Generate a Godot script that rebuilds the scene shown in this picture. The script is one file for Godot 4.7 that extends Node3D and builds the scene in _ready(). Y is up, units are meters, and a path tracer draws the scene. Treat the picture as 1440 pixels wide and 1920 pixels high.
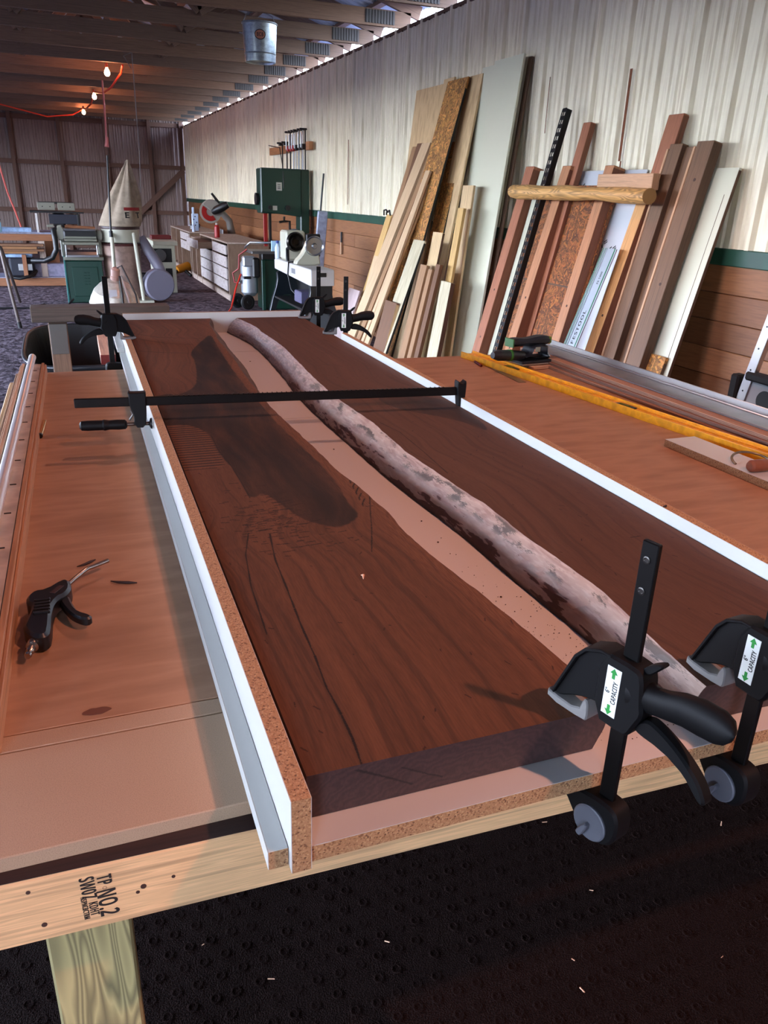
extends Node3D
# A barn workshop: a melamine mould with two walnut slabs on a bench, lumber along a metal wall, machines behind.

const TA := 0.021                      # the bench stands turned by this much to the wall
const TO := Vector3(0.16, 0.0, -0.537)  # near left corner inside the mould
var rng := RandomNumberGenerator.new()
var mats := {}
var used := {}


class Geo:
	var P := PackedVector3Array()
	var N := PackedVector3Array()
	var U := PackedVector2Array()

	func tri(a: Vector3, b: Vector3, c: Vector3, na: Vector3, nb: Vector3, nc: Vector3, ua := Vector2.ZERO, ub := Vector2.ZERO, uc := Vector2.ZERO) -> void:
		P.append_array(PackedVector3Array([a, c, b]))
		N.append_array(PackedVector3Array([na, nc, nb]))
		U.append_array(PackedVector2Array([ua, uc, ub]))

	func flat(a: Vector3, b: Vector3, c: Vector3, ua := Vector2.ZERO, ub := Vector2.ZERO, uc := Vector2.ZERO) -> void:
		var n := (b - a).cross(c - a).normalized()
		tri(a, b, c, n, n, n, ua, ub, uc)

	func quad(a: Vector3, b: Vector3, c: Vector3, d: Vector3, ua := Vector2.ZERO, ub := Vector2.ZERO, uc := Vector2.ZERO, ud := Vector2.ZERO) -> void:
		flat(a, b, c, ua, ub, uc)
		flat(a, c, d, ua, uc, ud)

	# a box with chamfered edges; g is the axis the grain runs along
	func box(c: Vector3, s: Vector3, g := 1, bev := 0.0015, xf := Transform3D(), off := Vector2.ZERO) -> void:
		var h := s * 0.5
		var b := minf(bev, minf(h.x, minf(h.y, h.z)) * 0.45)
		for ax in 3:
			for sg: float in [-1.0, 1.0]:
				var i := (ax + 1) % 3
				var j := (ax + 2) % 3
				var q := []
				var uv := []
				for k: Vector2 in [Vector2(-1, -1), Vector2(1, -1), Vector2(1, 1), Vector2(-1, 1)]:
					var p := Vector3.ZERO
					p[ax] = sg * h[ax]
					p[i] = k.x * (h[i] - b)
					p[j] = k.y * (h[j] - b)
					var w := p + c
					var t := Vector2(w[j], w[i]) if g == i else (Vector2(w[i], w[j]) if g == j else Vector2(w[i], w[j]))
					q.append(xf * w)
					uv.append(t + off)
				if sg > 0:
					quad(q[0], q[1], q[2], q[3], uv[0], uv[1], uv[2], uv[3])
				else:
					quad(q[3], q[2], q[1], q[0], uv[3], uv[2], uv[1], uv[0])
		if b <= 0.0:
			return
		for ax in 3:
			var i := (ax + 1) % 3
			var j := (ax + 2) % 3
			for k: Vector2 in [Vector2(-1, -1), Vector2(1, -1), Vector2(1, 1), Vector2(-1, 1)]:
				var q := []
				for e: Vector3 in [Vector3(-1, 1, 0), Vector3(1, 1, 0), Vector3(1, 0, 1), Vector3(-1, 0, 1)]:
					var p := Vector3.ZERO
					p[ax] = e.x * (h[ax] - b)
					p[i] = k.x * (h[i] - b * (1.0 - e.y))
					p[j] = k.y * (h[j] - b * (1.0 - e.z))
					q.append(xf * (p + c))
				var u := off + Vector2(c[i] + k.x * h[i], 0.0)
				if k.x * k.y > 0:
					quad(q[3], q[2], q[1], q[0], u, u, u, u)
				else:
					quad(q[0], q[1], q[2], q[3], u, u, u, u)
		for sx: float in [-1.0, 1.0]:
			for sy: float in [-1.0, 1.0]:
				for sz: float in [-1.0, 1.0]:
					var sg := Vector3(sx, sy, sz)
					var a := xf * (c + sg * (h - Vector3(0, b, b)))
					var d := xf * (c + sg * (h - Vector3(b, 0, b)))
					var e := xf * (c + sg * (h - Vector3(b, b, 0)))
					if sx * sy * sz > 0:
						flat(a, d, e, off, off, off)
					else:
						flat(a, e, d, off, off, off)

	# a round bar through points, radius one value or one per point
	func tube(pts: Array, rad: Variant, n := 10, sq := 1.0) -> void:
		var m := pts.size()
		var side := Vector3.ZERO
		var rings := []
		var norms := []
		var run := 0.0
		var runs := []
		for k in m:
			var d: Vector3 = (pts[mini(k + 1, m - 1)] - pts[maxi(k - 1, 0)]).normalized()
			if k == 0:
				side = d.cross(Vector3.UP if absf(d.y) < 0.9 else Vector3.RIGHT).normalized()
			else:
				side = (side - d * side.dot(d)).normalized()
				run += (pts[k] - pts[k - 1]).length()
			var up := side.cross(d).normalized()
			var r: float = rad[k] if rad is Array else rad
			var ring := []
			var nn := []
			for a in n + 1:
				var t := TAU * a / n
				var o := side * cos(t) + up * sin(t) * sq
				ring.append(pts[k] + o * r)
				nn.append((side * cos(t) + up * sin(t) / sq).normalized())
			rings.append(ring)
			norms.append(nn)
			runs.append(run)
		for k in m - 1:
			for a in n:
				var u0 := float(a) / n * 0.1
				var u1 := float(a + 1) / n * 0.1
				var A: Vector3 = rings[k][a]
				var B: Vector3 = rings[k][a + 1]
				var C: Vector3 = rings[k + 1][a + 1]
				var D: Vector3 = rings[k + 1][a]
				tri(A, C, B, norms[k][a], norms[k + 1][a + 1], norms[k][a + 1], Vector2(u0, runs[k]), Vector2(u1, runs[k + 1]), Vector2(u1, runs[k]))
				tri(A, D, C, norms[k][a], norms[k + 1][a], norms[k + 1][a + 1], Vector2(u0, runs[k]), Vector2(u0, runs[k + 1]), Vector2(u1, runs[k + 1]))
		for a in n:
			flat(pts[0], rings[0][a], rings[0][a + 1])
			flat(pts[m - 1], rings[m - 1][a + 1], rings[m - 1][a])

	# turned about y; profile of (radius, height) from bottom to top
	func lathe(prof: Array, n := 20, xf := Transform3D(), squash := 1.0, from := 0.0, to := TAU) -> void:
		for k in prof.size() - 1:
			var p: Vector2 = prof[k]
			var q: Vector2 = prof[k + 1]
			if p.is_equal_approx(q):
				continue
			var t := (q - p).normalized()
			for a in n:
				var a0 := from + (to - from) * a / n
				var a1 := from + (to - from) * (a + 1) / n
				var d0 := Vector3(cos(a0), 0, sin(a0) * squash)
				var d1 := Vector3(cos(a1), 0, sin(a1) * squash)
				var n0 := (xf.basis * Vector3(cos(a0) * t.y, -t.x, sin(a0) * t.y / squash)).normalized()
				var n1 := (xf.basis * Vector3(cos(a1) * t.y, -t.x, sin(a1) * t.y / squash)).normalized()
				var A := xf * (d0 * p.x + Vector3(0, p.y, 0))
				var B := xf * (d1 * p.x + Vector3(0, p.y, 0))
				var C := xf * (d1 * q.x + Vector3(0, q.y, 0))
				var D := xf * (d0 * q.x + Vector3(0, q.y, 0))
				var u0 := Vector2(float(a) / n, p.y)
				var u1 := Vector2(float(a + 1) / n, p.y)
				var u2 := Vector2(float(a + 1) / n, q.y)
				var u3 := Vector2(float(a) / n, q.y)
				if p.x > 0:
					tri(A, C, B, n0, n1, n1, u0, u2, u1)
				if q.x > 0:
					tri(A, D, C, n0, n0, n1, u0, u3, u2)

	# a flat outline given thickness along z, its rims rounded off by bev
	func ext(poly_in: Array, z0: float, z1: float, xf := Transform3D(), bev := 0.0) -> void:
		var poly := PackedVector2Array(poly_in)
		if Geometry2D.is_polygon_clockwise(poly):
			poly.reverse()
		var m := poly.size()
		var en := []
		for k in m:
			var e := (poly[(k + 1) % m] - poly[k]).normalized()
			en.append(Vector2(e.y, -e.x))
		var inn := PackedVector2Array()
		var vn := []
		for k in m:
			var a: Vector2 = en[(k + m - 1) % m]
			var b: Vector2 = en[k]
			var s := (a + b).normalized()
			var c := maxf(0.4, s.dot(b))
			inn.append(poly[k] - s * bev / c)
			vn.append([s, s] if a.dot(b) > 0.6 else [a, b])
		var ts := Geometry2D.triangulate_polygon(inn)
		for k in range(0, ts.size(), 3):
			var a := inn[ts[k]]
			var b := inn[ts[k + 1]]
			var c := inn[ts[k + 2]]
			if (b - a).cross(c - a) < 0:
				var tmp := b
				b = c
				c = tmp
			flat(xf * Vector3(a.x, a.y, z1), xf * Vector3(b.x, b.y, z1), xf * Vector3(c.x, c.y, z1), a, b, c)
			flat(xf * Vector3(a.x, a.y, z0), xf * Vector3(c.x, c.y, z0), xf * Vector3(b.x, b.y, z0), a, c, b)
		var levels := [[poly, z0 + bev, z1 - bev, 0.0, 0.0]] if bev <= 0 else [[null, z0, z0 + bev, 0, 0], [poly, z0 + bev, z1 - bev, 0, 0], [null, z1 - bev, z1, 0, 0]]
		for li in levels.size():
			var zl: float = levels[li][1]
			var zh: float = levels[li][2]
			var lo := inn if (bev > 0 and li == 0) else poly
			var hi := inn if (bev > 0 and li == 2) else poly
			var nz := 0.0 if levels.size() == 1 or li == 1 else (-0.7 if li == 0 else 0.7)
			for k in m:
				var k2 := (k + 1) % m
				var na := (xf.basis * Vector3(vn[k][1].x, vn[k][1].y, nz)).normalized()
				var nb := (xf.basis * Vector3(vn[k2][0].x, vn[k2][0].y, nz)).normalized()
				var A := xf * Vector3(lo[k].x, lo[k].y, zl)
				var B := xf * Vector3(lo[k2].x, lo[k2].y, zl)
				var C := xf * Vector3(hi[k2].x, hi[k2].y, zh)
				var D := xf * Vector3(hi[k].x, hi[k].y, zh)
				tri(A, B, C, na, nb, nb, Vector2(poly[k].x, zl), Vector2(poly[k2].x, zl), Vector2(poly[k2].x, zh))
				tri(A, C, D, na, nb, na, Vector2(poly[k].x, zl), Vector2(poly[k2].x, zh), Vector2(poly[k].x, zh))

	func ball(c: Vector3, r: Vector3, n := 12) -> void:
		for i in n:
			for j in n * 2:
				var v := []
				for e: Vector2 in [Vector2(i, j), Vector2(i, j + 1), Vector2(i + 1, j + 1), Vector2(i + 1, j)]:
					var t := PI * e.x / n
					var f := TAU * e.y / (n * 2)
					v.append(Vector3(sin(t) * cos(f), cos(t), sin(t) * sin(f)))
				var w := []
				for d: Vector3 in v:
					w.append((d / r).normalized())
				tri(c + v[0] * r, c + v[1] * r, c + v[2] * r, w[0], w[1], w[2])
				tri(c + v[0] * r, c + v[2] * r, c + v[3] * r, w[0], w[2], w[3])

	func mesh() -> ArrayMesh:
		var a := []
		a.resize(Mesh.ARRAY_MAX)
		a[Mesh.ARRAY_VERTEX] = P
		a[Mesh.ARRAY_NORMAL] = N
		a[Mesh.ARRAY_TEX_UV] = U
		var m := ArrayMesh.new()
		m.add_surface_from_arrays(Mesh.PRIMITIVE_TRIANGLES, a)
		return m


# ---------------------------------------------------------------- naming and placing
func numbered(called: String) -> String:
	var k: int = used.get(called, 0)
	used[called] = k + 1
	return called if k == 0 else "%s_%03d" % [called, k]


func tag(o: Node, label: String, category: String, group := "", kind := "") -> void:
	if label:
		o.set_meta("label", label)
	if category:
		o.set_meta("category", category)
	if group:
		o.set_meta("group", group)
	if kind:
		o.set_meta("kind", kind)


func thing(called: String, label: String, category: String, at := Vector3.ZERO, yaw := 0.0, group := "", kind := "") -> Node3D:
	var o := Node3D.new()
	o.name = numbered(called)
	add_child(o, true)
	o.position = at
	o.rotation.y = yaw
	tag(o, label, category, group, kind)
	return o


func part(parent: Node, called: String, g: Geo, m: Material, label := "") -> MeshInstance3D:
	return part_mesh(parent, called, g.mesh(), m, label)


func part_mesh(parent: Node, called: String, g: Mesh, m: Material, label := "") -> MeshInstance3D:
	var o := MeshInstance3D.new()
	o.name = numbered(called) if parent == self else sub_name(parent, called)
	o.mesh = g
	o.material_override = m
	parent.add_child(o, true)
	if label:
		o.set_meta("label", label)
	return o


func sub_name(parent: Node, called: String) -> String:
	if not parent.has_node(NodePath(called)):
		return called
	var k := 1
	while parent.has_node(NodePath("%s_%03d" % [called, k])):
		k += 1
	return "%s_%03d" % [called, k]


func bx(parent: Node, called: String, c: Vector3, s: Vector3, m: Material, g := 1, bev := 0.0015, label := "") -> MeshInstance3D:
	var o := Geo.new()
	o.box(c, s, g, bev, Transform3D(), Vector2(rng.randf() * 3.0, rng.randf() * 3.0))
	return part(parent, called, o, m, label)


func tu(parent: Node, called: String, pts: Array, r: Variant, m: Material, n := 10, label := "") -> MeshInstance3D:
	var o := Geo.new()
	o.tube(pts, r, n)
	return part(parent, called, o, m, label)


func la(parent: Node, called: String, prof: Array, m: Material, n := 20, xf := Transform3D(), label := "") -> MeshInstance3D:
	var o := Geo.new()
	o.lathe(prof, n, xf)
	return part(parent, called, o, m, label)


func ex(parent: Node, called: String, poly: Array, z0: float, z1: float, m: Material, xf := Transform3D(), bev := 0.0, label := "") -> MeshInstance3D:
	var o := Geo.new()
	o.ext(poly, z0, z1, xf, bev)
	return part(parent, called, o, m, label)


func text(parent: Node, called: String, what: String, height: float, m: Material, xf: Transform3D, stretch := 1.0, bold := true) -> void:
	var t := TextMesh.new()
	var f := SystemFont.new()
	f.font_names = PackedStringArray(["Droid Sans"])
	f.font_weight = 700 if bold else 400
	t.font = f
	t.text = what
	t.font_size = 64
	t.pixel_size = height / 46.0
	t.depth = 0.0003
	t.curve_step = 2.0
	var o := part_mesh(parent, called, t, m)
	o.transform = xf * Transform3D(Basis.from_scale(Vector3(stretch, 1, 1)), Vector3.ZERO)


func tb(u: float, y: float, v: float) -> Vector3:    # bench coordinates: u across, v away
	return TO + Vector3(cos(TA), 0, sin(TA)) * u + Vector3(sin(TA), 0, -cos(TA)) * v + Vector3(0, y, 0)


func bench_thing(called: String, label: String, category: String, u: float, y: float, v: float, turn := 0.0, group := "") -> Node3D:
	return thing(called, label, category, tb(u, y, v), -TA + turn, group)


func round_off(poly: Array, times := 2) -> Array:
	var p := poly
	for k in times:
		var q := []
		for i in p.size():
			var a: Vector2 = p[i]
			var b: Vector2 = p[(i + 1) % p.size()]
			q.append(a.lerp(b, 0.25))
			q.append(a.lerp(b, 0.75))
		p = q
	return p


func mm(list: Array) -> Array:       # x,y,x,y in millimetres to points in metres
	var q := []
	for k in range(0, list.size(), 2):
		q.append(Vector2(list[k], list[k + 1]) * 0.001)
	return q


func along(a: Vector3, b: Vector3, x_hint := Vector3.RIGHT) -> Transform3D:   # y axis from a to b
	var y := (b - a).normalized()
	var z := x_hint.cross(y).normalized()
	return Transform3D(Basis(y.cross(z), y, z), a)


# ---------------------------------------------------------------- materials
func col(called: String, c: Color, rough := 0.6, metal := 0.0) -> StandardMaterial3D:
	if mats.has(called):
		return mats[called]
	var m := StandardMaterial3D.new()
	m.resource_name = called
	m.albedo_color = c
	m.roughness = rough
	m.metallic = metal
	mats[called] = m
	return m


func noise_tex(freq: float, stops: Array, kind := FastNoiseLite.TYPE_SIMPLEX_SMOOTH, oct := 4, side := 512, sd := 1) -> NoiseTexture2D:
	var f := FastNoiseLite.new()
	f.noise_type = kind
	f.seed = sd
	f.frequency = freq
	f.fractal_octaves = oct
	if kind == FastNoiseLite.TYPE_CELLULAR:
		f.cellular_return_type = FastNoiseLite.RETURN_CELL_VALUE
		f.fractal_type = FastNoiseLite.FRACTAL_NONE
	var t := NoiseTexture2D.new()
	t.width = side
	t.height = side
	t.seamless = true
	t.noise = f
	var g := Gradient.new()
	var offs := PackedFloat32Array()
	var cols := PackedColorArray()
	for s: Array in stops:
		offs.append(s[0])
		cols.append(s[1])
	g.offsets = offs
	g.colors = cols
	t.color_ramp = g
	return t


var texs := {}


func tex(called: String) -> Texture2D:
	if texs.has(called):
		return texs[called]
	var g := func(x: float) -> Color: return Color(x, x, x)
	var t: Texture2D
	match called:
		"grain":      # tinted: long soft streaks, meant to be squeezed across the grain
			t = noise_tex(0.012, [[0.0, g.call(0.74)], [0.38, g.call(0.87)], [0.5, g.call(0.98)], [0.6, g.call(0.89)], [1.0, g.call(1.0)]], FastNoiseLite.TYPE_SIMPLEX_SMOOTH, 5, 512, 3)
		"grain_h":
			t = noise_tex(0.02, [[0.0, g.call(0.0)], [1.0, g.call(1.0)]], FastNoiseLite.TYPE_SIMPLEX_SMOOTH, 4, 256, 4)
		"soft":
			t = noise_tex(0.008, [[0.0, g.call(0.78)], [0.45, g.call(0.93)], [0.6, g.call(1.0)], [1.0, g.call(0.86)]], FastNoiseLite.TYPE_SIMPLEX_SMOOTH, 5, 512, 9)
		"ply":
			t = noise_tex(0.01, [[0.0, Color(0.84, 0.81, 0.78)], [0.4, Color(0.95, 0.94, 0.93)], [0.55, Color(1, 1, 1)], [0.75, Color(0.94, 0.93, 0.92)], [1.0, Color(0.84, 0.82, 0.8)]], FastNoiseLite.TYPE_SIMPLEX_SMOOTH, 6, 512, 21)
		"chips":
			t = noise_tex(0.09, [[0.0, Color(0.46, 0.34, 0.26)], [0.12, Color(0.64, 0.51, 0.40)], [0.4, Color(0.76, 0.63, 0.51)], [0.7, Color(0.72, 0.585, 0.465)], [1.0, Color(0.84, 0.73, 0.61)]], FastNoiseLite.TYPE_CELLULAR, 1, 512, 5)
		"chips_h":
			t = noise_tex(0.09, [[0.0, g.call(0.0)], [1.0, g.call(1.0)]], FastNoiseLite.TYPE_CELLULAR, 1, 512, 5)
		"fibre":
			t = noise_tex(0.12, [[0.0, g.call(0.82)], [0.5, g.call(0.95)], [1.0, g.call(1.0)]], FastNoiseLite.TYPE_SIMPLEX, 3, 512, 6)
		"dirt":
			t = noise_tex(0.02, [[0.0, g.call(0.5)], [0.45, g.call(0.8)], [0.6, g.call(0.95)], [1.0, g.call(1.0)]], FastNoiseLite.TYPE_SIMPLEX, 6, 1024, 7)
		"dirt_h":
			t = noise_tex(0.03, [[0.0, g.call(0.0)], [1.0, g.call(1.0)]], FastNoiseLite.TYPE_SIMPLEX, 6, 1024, 8)
		"metal":
			t = noise_tex(0.01, [[0.0, Color(0.80, 0.76, 0.70)], [0.25, Color(0.93, 0.92, 0.90)], [0.5, Color(0.98, 0.98, 0.97)], [0.75, Color(0.93, 0.92, 0.90)], [1.0, Color(0.86, 0.85, 0.82)]], FastNoiseLite.TYPE_SIMPLEX_SMOOTH, 5, 512, 12)
		"growth":
			t = noise_tex(0.009, [[0.0, g.call(0.7)], [0.28, g.call(1.0)], [0.36, g.call(0.66)], [0.43, g.call(1.0)], [0.5, g.call(0.64)], [0.57, g.call(1.0)], [0.64, g.call(0.68)], [0.72, g.call(1.0)], [1.0, g.call(0.74)]], FastNoiseLite.TYPE_SIMPLEX_SMOOTH, 2, 512, 19)
		"osb":
			t = osb_tex()
		"mat":
			t = noise_tex(0.06, [[0.0, g.call(0.4)], [0.5, g.call(0.8)], [1.0, g.call(1.0)]], FastNoiseLite.TYPE_SIMPLEX, 5, 512, 14)
	texs[called] = t
	return t


func wood(called: String, c: Color, rough := 0.65, sx := 7.0, sy := 0.5, t := "grain") -> StandardMaterial3D:
	if mats.has(called):
		return mats[called]
	var m := col(called, c, rough)
	m.albedo_texture = tex(t)
	m.uv1_scale = Vector3(sx * 1.5, sy * 0.55, 1) if t == "grain" else Vector3(sx, sy, 1)
	m.heightmap_enabled = true
	m.heightmap_texture = tex("grain_h")
	m.heightmap_scale = 0.03
	return m


func tri_mat(called: String, c: Color, t: String, scale: float, rough := 0.7, bump := "", bump_cm := 0.1, world := false) -> StandardMaterial3D:
	if mats.has(called):
		return mats[called]
	var m := col(called, c, rough)
	m.albedo_texture = tex(t)
	m.uv1_triplanar = true
	m.uv1_world_triplanar = world
	m.uv1_scale = Vector3.ONE * scale
	if bump:
		m.heightmap_enabled = true
		m.heightmap_texture = tex(bump)
		m.heightmap_scale = bump_cm
	return m


func osb_tex() -> ImageTexture:
	var im := Image.create(512, 512, false, Image.FORMAT_RGB8)
	im.fill(Color(0.58, 0.42, 0.26))
	var r := RandomNumberGenerator.new()
	r.seed = 77
	for k in 3000:
		var c := Vector2(r.randf() * 512, r.randf() * 512)
		var a := r.randf() * PI
		var l := r.randf_range(18, 60)
		var w := r.randf_range(4, 12)
		var s := r.randf_range(0.55, 1.15)
		var cc := Color(0.72 * s, (0.52 + r.randf() * 0.06) * s, 0.32 * s)
		var d := Vector2(cos(a), sin(a))
		for i in int(l * 1.4):
			for j in int(w * 1.4):
				var p := c + d * (i / 1.4 - l / 2) + d.orthogonal() * (j / 1.4 - w / 2)
				var edge := 0.88 if j == 0 or i == 0 else 1.0
				im.set_pixel(posmod(int(p.x), 512), posmod(int(p.y), 512), cc * edge)
	return ImageTexture.create_from_image(im)


func _ready() -> void:
	rng.seed = 4
	var cam := Camera3D.new()
	cam.name = "camera"
	cam.fov = 67.015
	cam.near = 0.05
	cam.far = 200.0
	cam.transform = Transform3D(Basis(Vector3(0.928663, 0.032393, 0.369507), Vector3(0.111686, 0.925528, -0.361833), Vector3(-0.353710, 0.377290, 0.855886)), Vector3(0, 1.5, 0)).orthonormalized()
	add_child(cam)
	cam.current = true
	var sky := ProceduralSkyMaterial.new()
	sky.sky_top_color = Color(0.64, 0.77, 1.0)
	sky.sky_horizon_color = Color(0.92, 0.95, 1.0)
	sky.sky_curve = 0.2
	sky.ground_horizon_color = Color(0.42, 0.44, 0.46)
	sky.ground_bottom_color = Color(0.3, 0.31, 0.32)
	sky.sky_energy_multiplier = 5.0
	sky.ground_energy_multiplier = 1.6
	var env := Environment.new()
	env.background_mode = Environment.BG_SKY
	env.sky = Sky.new()
	env.sky.sky_material = sky
	env.tonemap_mode = Environment.TONE_MAPPER_LINEAR
	env.tonemap_exposure = 1.0
	env.sdfgi_enabled = true
	env.ssao_enabled = true
	env.ssil_enabled = true
	var we := WorldEnvironment.new()
	we.name = "world"
	we.environment = env
	add_child(we)
	build_shell()
	build_lamps()
	build_bench()
	build_mould()
	build_clamps()
	build_bench_tools()
	build_lumber()
	build_rack()
	build_machines()
	build_left_side()
	build_hanging()


# ---------------------------------------------------------------- the building
func struct(called: String, at := Vector3.ZERO) -> Node3D:
	return thing(called, "", "", at, 0.0, "", "structure")


func rib_sheet(width: float, height: float, depth := 0.024) -> ArrayMesh:
	# corrugated sheet in the x (across), y (up) plane, ribs towards +z
	var prof := []
	var n := 3
	var step := width / n
	for k in n:
		var x := k * step
		prof.append_array([Vector2(x, 0), Vector2(x + 0.008, depth), Vector2(x + 0.035, depth), Vector2(x + 0.05, 0)])
		for s: float in [0.37, 0.57, 0.77]:
			var q := x + step * s
			prof.append_array([Vector2(q, 0), Vector2(q + 0.008, depth * 0.42), Vector2(q + 0.02, depth * 0.42), Vector2(q + 0.03, 0)])
	prof.append(Vector2(width, 0))
	var g := Geo.new()
	for k in prof.size() - 1:
		var a: Vector2 = prof[k]
		var b: Vector2 = prof[k + 1]
		g.quad(Vector3(a.x, 0, a.y), Vector3(b.x, 0, b.y), Vector3(b.x, height, b.y), Vector3(a.x, height, a.y), Vector2(a.x, 0), Vector2(b.x, 0), Vector2(b.x, height), Vector2(a.x, height))
		g.quad(Vector3(b.x, 0, b.y - 0.004), Vector3(a.x, 0, a.y - 0.004), Vector3(a.x, height, a.y - 0.004), Vector3(b.x, height, b.y - 0.004))
	return g.mesh()


func place(parent: Node, called: String, mesh: Mesh, m: Material, xf: Transform3D, label := "") -> MeshInstance3D:
	var o := part_mesh(parent, called, mesh, m, label)
	o.transform = xf
	return o


func metal_mat(called: String, c: Color, v: int) -> StandardMaterial3D:
	if mats.has(called):
		return mats[called]
	var m := col(called, c, 0.5, 0.0)
	m.albedo_texture = tex("metal")
	m.uv1_scale = Vector3(2.6, 0.22, 1)
	m.uv1_offset = Vector3(0.17 * v, 0.31 * v, 0)
	return m


func build_shell() -> void:
	# floor
	var dirt := tri_mat("dirt", Color(0.46, 0.405, 0.425), "dirt", 0.3, 0.95, "dirt_h", 1.0)
	dirt.metallic_specular = 0.15
	var g := Geo.new()
	g.box(Vector3(-1.9, -0.1, -8.5), Vector3(30, 0.2, 60), 1, 0.0)
	var fl := part(self, "floor", g, dirt)
	tag(fl, "", "", "", "structure")
	# wall along the right: corrugated metal above a plank wainscot
	var w := struct("wall_right", Vector3(3.3, 0, 0))
	var sheet := rib_sheet(0.914, 1.71)
	for k in 29:
		var m := metal_mat("wall_metal_%d" % (k % 4), [Color(0.90, 0.865, 0.755), Color(0.93, 0.895, 0.785), Color(0.87, 0.835, 0.735), Color(0.91, 0.865, 0.745)][k % 4], k % 4)
		place(w, "metal_sheet", sheet, m, Transform3D(Basis(Vector3(0, 0, 1), Vector3.UP, Vector3(-1, 0, 0)), Vector3(0, 1.29, 4.4 - 0.914 * (k + 1))))
	var trim := tri_mat("green_trim", Color(0.10, 0.27, 0.20), "soft", 0.6, 0.5)
	for k in 9:
		bx(w, "green_trim_strip", Vector3(-0.012, 1.262, 3.0 - 3.05 * k), Vector3(0.03, 0.085, 3.045), trim, 2, 0.004)
	for row in 9:
		var z := 4.5 - 0.9 * float((row * 7) % 4)
		var y := 1.222 - 0.1455 * (row + 0.5)
		while z > -22.0:
			var l := minf(3.66, z + 22.05)
			var m := wood("wainscot_%d" % rng.randi_range(0, 2), [Color(0.53, 0.345, 0.205), Color(0.47, 0.30, 0.175), Color(0.57, 0.38, 0.235)][rng.randi_range(0, 2)], 0.6, 9, 0.5, "ply")
			bx(w, "plank", Vector3(0.008, y, z - l / 2), Vector3(0.03, 0.143, l - 0.003), m, 2, 0.003)
			z -= l
	g = Geo.new()
	g.box(Vector3(0.06, 1.49, -8.8), Vector3(0.06, 2.98, 26.6), 1, 0.0)
	part(w, "backing", g, col("backing", Color(0.25, 0.2, 0.17), 0.9))
	bx(w, "top_plate", Vector3(0.03, 2.985, -8.8), Vector3(0.09, 0.03, 26.5), wood("old_wood", Color(0.36, 0.27, 0.21), 0.8), 2)
	g = Geo.new()
	for k in 87:
		var z := 4.3 - 0.3047 * k
		g.box(Vector3(-0.022, 2.965, z), Vector3(0.012, 0.014, 0.014), 1, 0.003)
	var sc := part(w, "screw_heads", g, col("rusty_screw", Color(0.3, 0.2, 0.15), 0.7, 0.3))
	sc.set_meta("kind", "stuff")
	for s in [[-4.33, 1.75, 2.25, 0.022], [-4.315, 1.6, 1.75, 0.012], [-5.21, 1.95, 2.3, 0.006], [-9.4, 1.4, 2.1, 0.02]]:
		bx(w, "rust_streak", Vector3(-0.024, (s[1] + s[2]) / 2, s[0]), Vector3(0.002, s[2] - s[1], s[3]), tri_mat("rust", Color(0.45, 0.25, 0.14), "soft", 4.0, 0.9), 1, 0.0)
	# far end wall: posts, girts and a brace before metal sheets
	var b := struct("wall_back", Vector3(0, 0, -22.06))
	var bs := rib_sheet(0.914, 3.2)
	var bm := metal_mat("back_metal", Color(0.50, 0.43, 0.41), 1)
	var fram := wood("frame_wood", Color(0.40, 0.29, 0.24), 0.8, 9, 0.6)
	for k in 12:
		place(b, "metal_sheet", bs, bm, Transform3D(Basis.IDENTITY, Vector3(3.3 - 0.914 * (k + 1), 0, -0.12)))
	var gable := Geo.new()
	gable.ext([Vector2(-7.1, 3.15), Vector2(3.4, 3.15), Vector2(-1.85, 4.9)], -0.14, -0.11)
	part(b, "gable_sheet", gable, bm)
	for x: float in [-6.0, -5.0, -3.95, -2.9, -1.8, -0.74, 0.33, 1.38, 2.42, 3.2]:
		bx(b, "post", Vector3(x, 1.55, 0.0), Vector3(0.085, 3.1, 0.09), fram, 1, 0.003)
	for y: float in [0.1, 0.93, 2.01, 2.98]:
		bx(b, "girt", Vector3(-1.9, y, -0.06), Vector3(10.4, 0.1, 0.05), fram, 0, 0.003)
	for s in [[Vector3(3.22, 1.95, 0.03), Vector3(1.55, 0.45, 0.03)], [Vector3(-6.9, 1.95, 0.03), Vector3(-5.2, 0.45, 0.03)]]:
		g = Geo.new()
		g.box(Vector3(0, s[0].distance_to(s[1]) / 2, 0), Vector3(0.13, s[0].distance_to(s[1]), 0.04), 1, 0.003, along(s[0], s[1], Vector3(0, 0, 1).cross(s[1] - s[0])))
		part(b, "brace", g, fram)
	# wall on the left, out of the picture, with its two open door ways
	var l := struct("wall_left", Vector3(-7.1, 0, 0))
	for s in [[5.0, 0.6, 0.0, 3.2], [0.6, -2.6, 2.9, 3.2], [-2.6, -4.6, 0.0, 3.2], [-4.6, -15.5, 2.65, 3.2], [-15.5, -22.1, 0.0, 3.2]]:
		bx(l, "metal_panel", Vector3(0, (s[2] + s[3]) / 2, (s[0] + s[1]) / 2), Vector3(0.08, s[3] - s[2], s[0] - s[1]), bm, 1, 0.0)
	var f := struct("wall_front", Vector3(0, 0, 4.6))
	for s in [[-7.1, -3.9, 0.0, 3.2], [-3.9, -2.1, 2.5, 3.2], [-2.1, 3.3, 0.0, 3.2]]:
		bx(f, "metal_panel", Vector3((s[0] + s[1]) / 2, (s[2] + s[3]) / 2, 0), Vector3(s[1] - s[0], s[3] - s[2], 0.08), bm, 1, 0.0)
	gable = Geo.new()
	gable.ext([Vector2(-7.1, 3.15), Vector2(3.4, 3.15), Vector2(-1.85, 4.9)], -0.02, 0.02)
	part(f, "gable_sheet", gable, bm)
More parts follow.
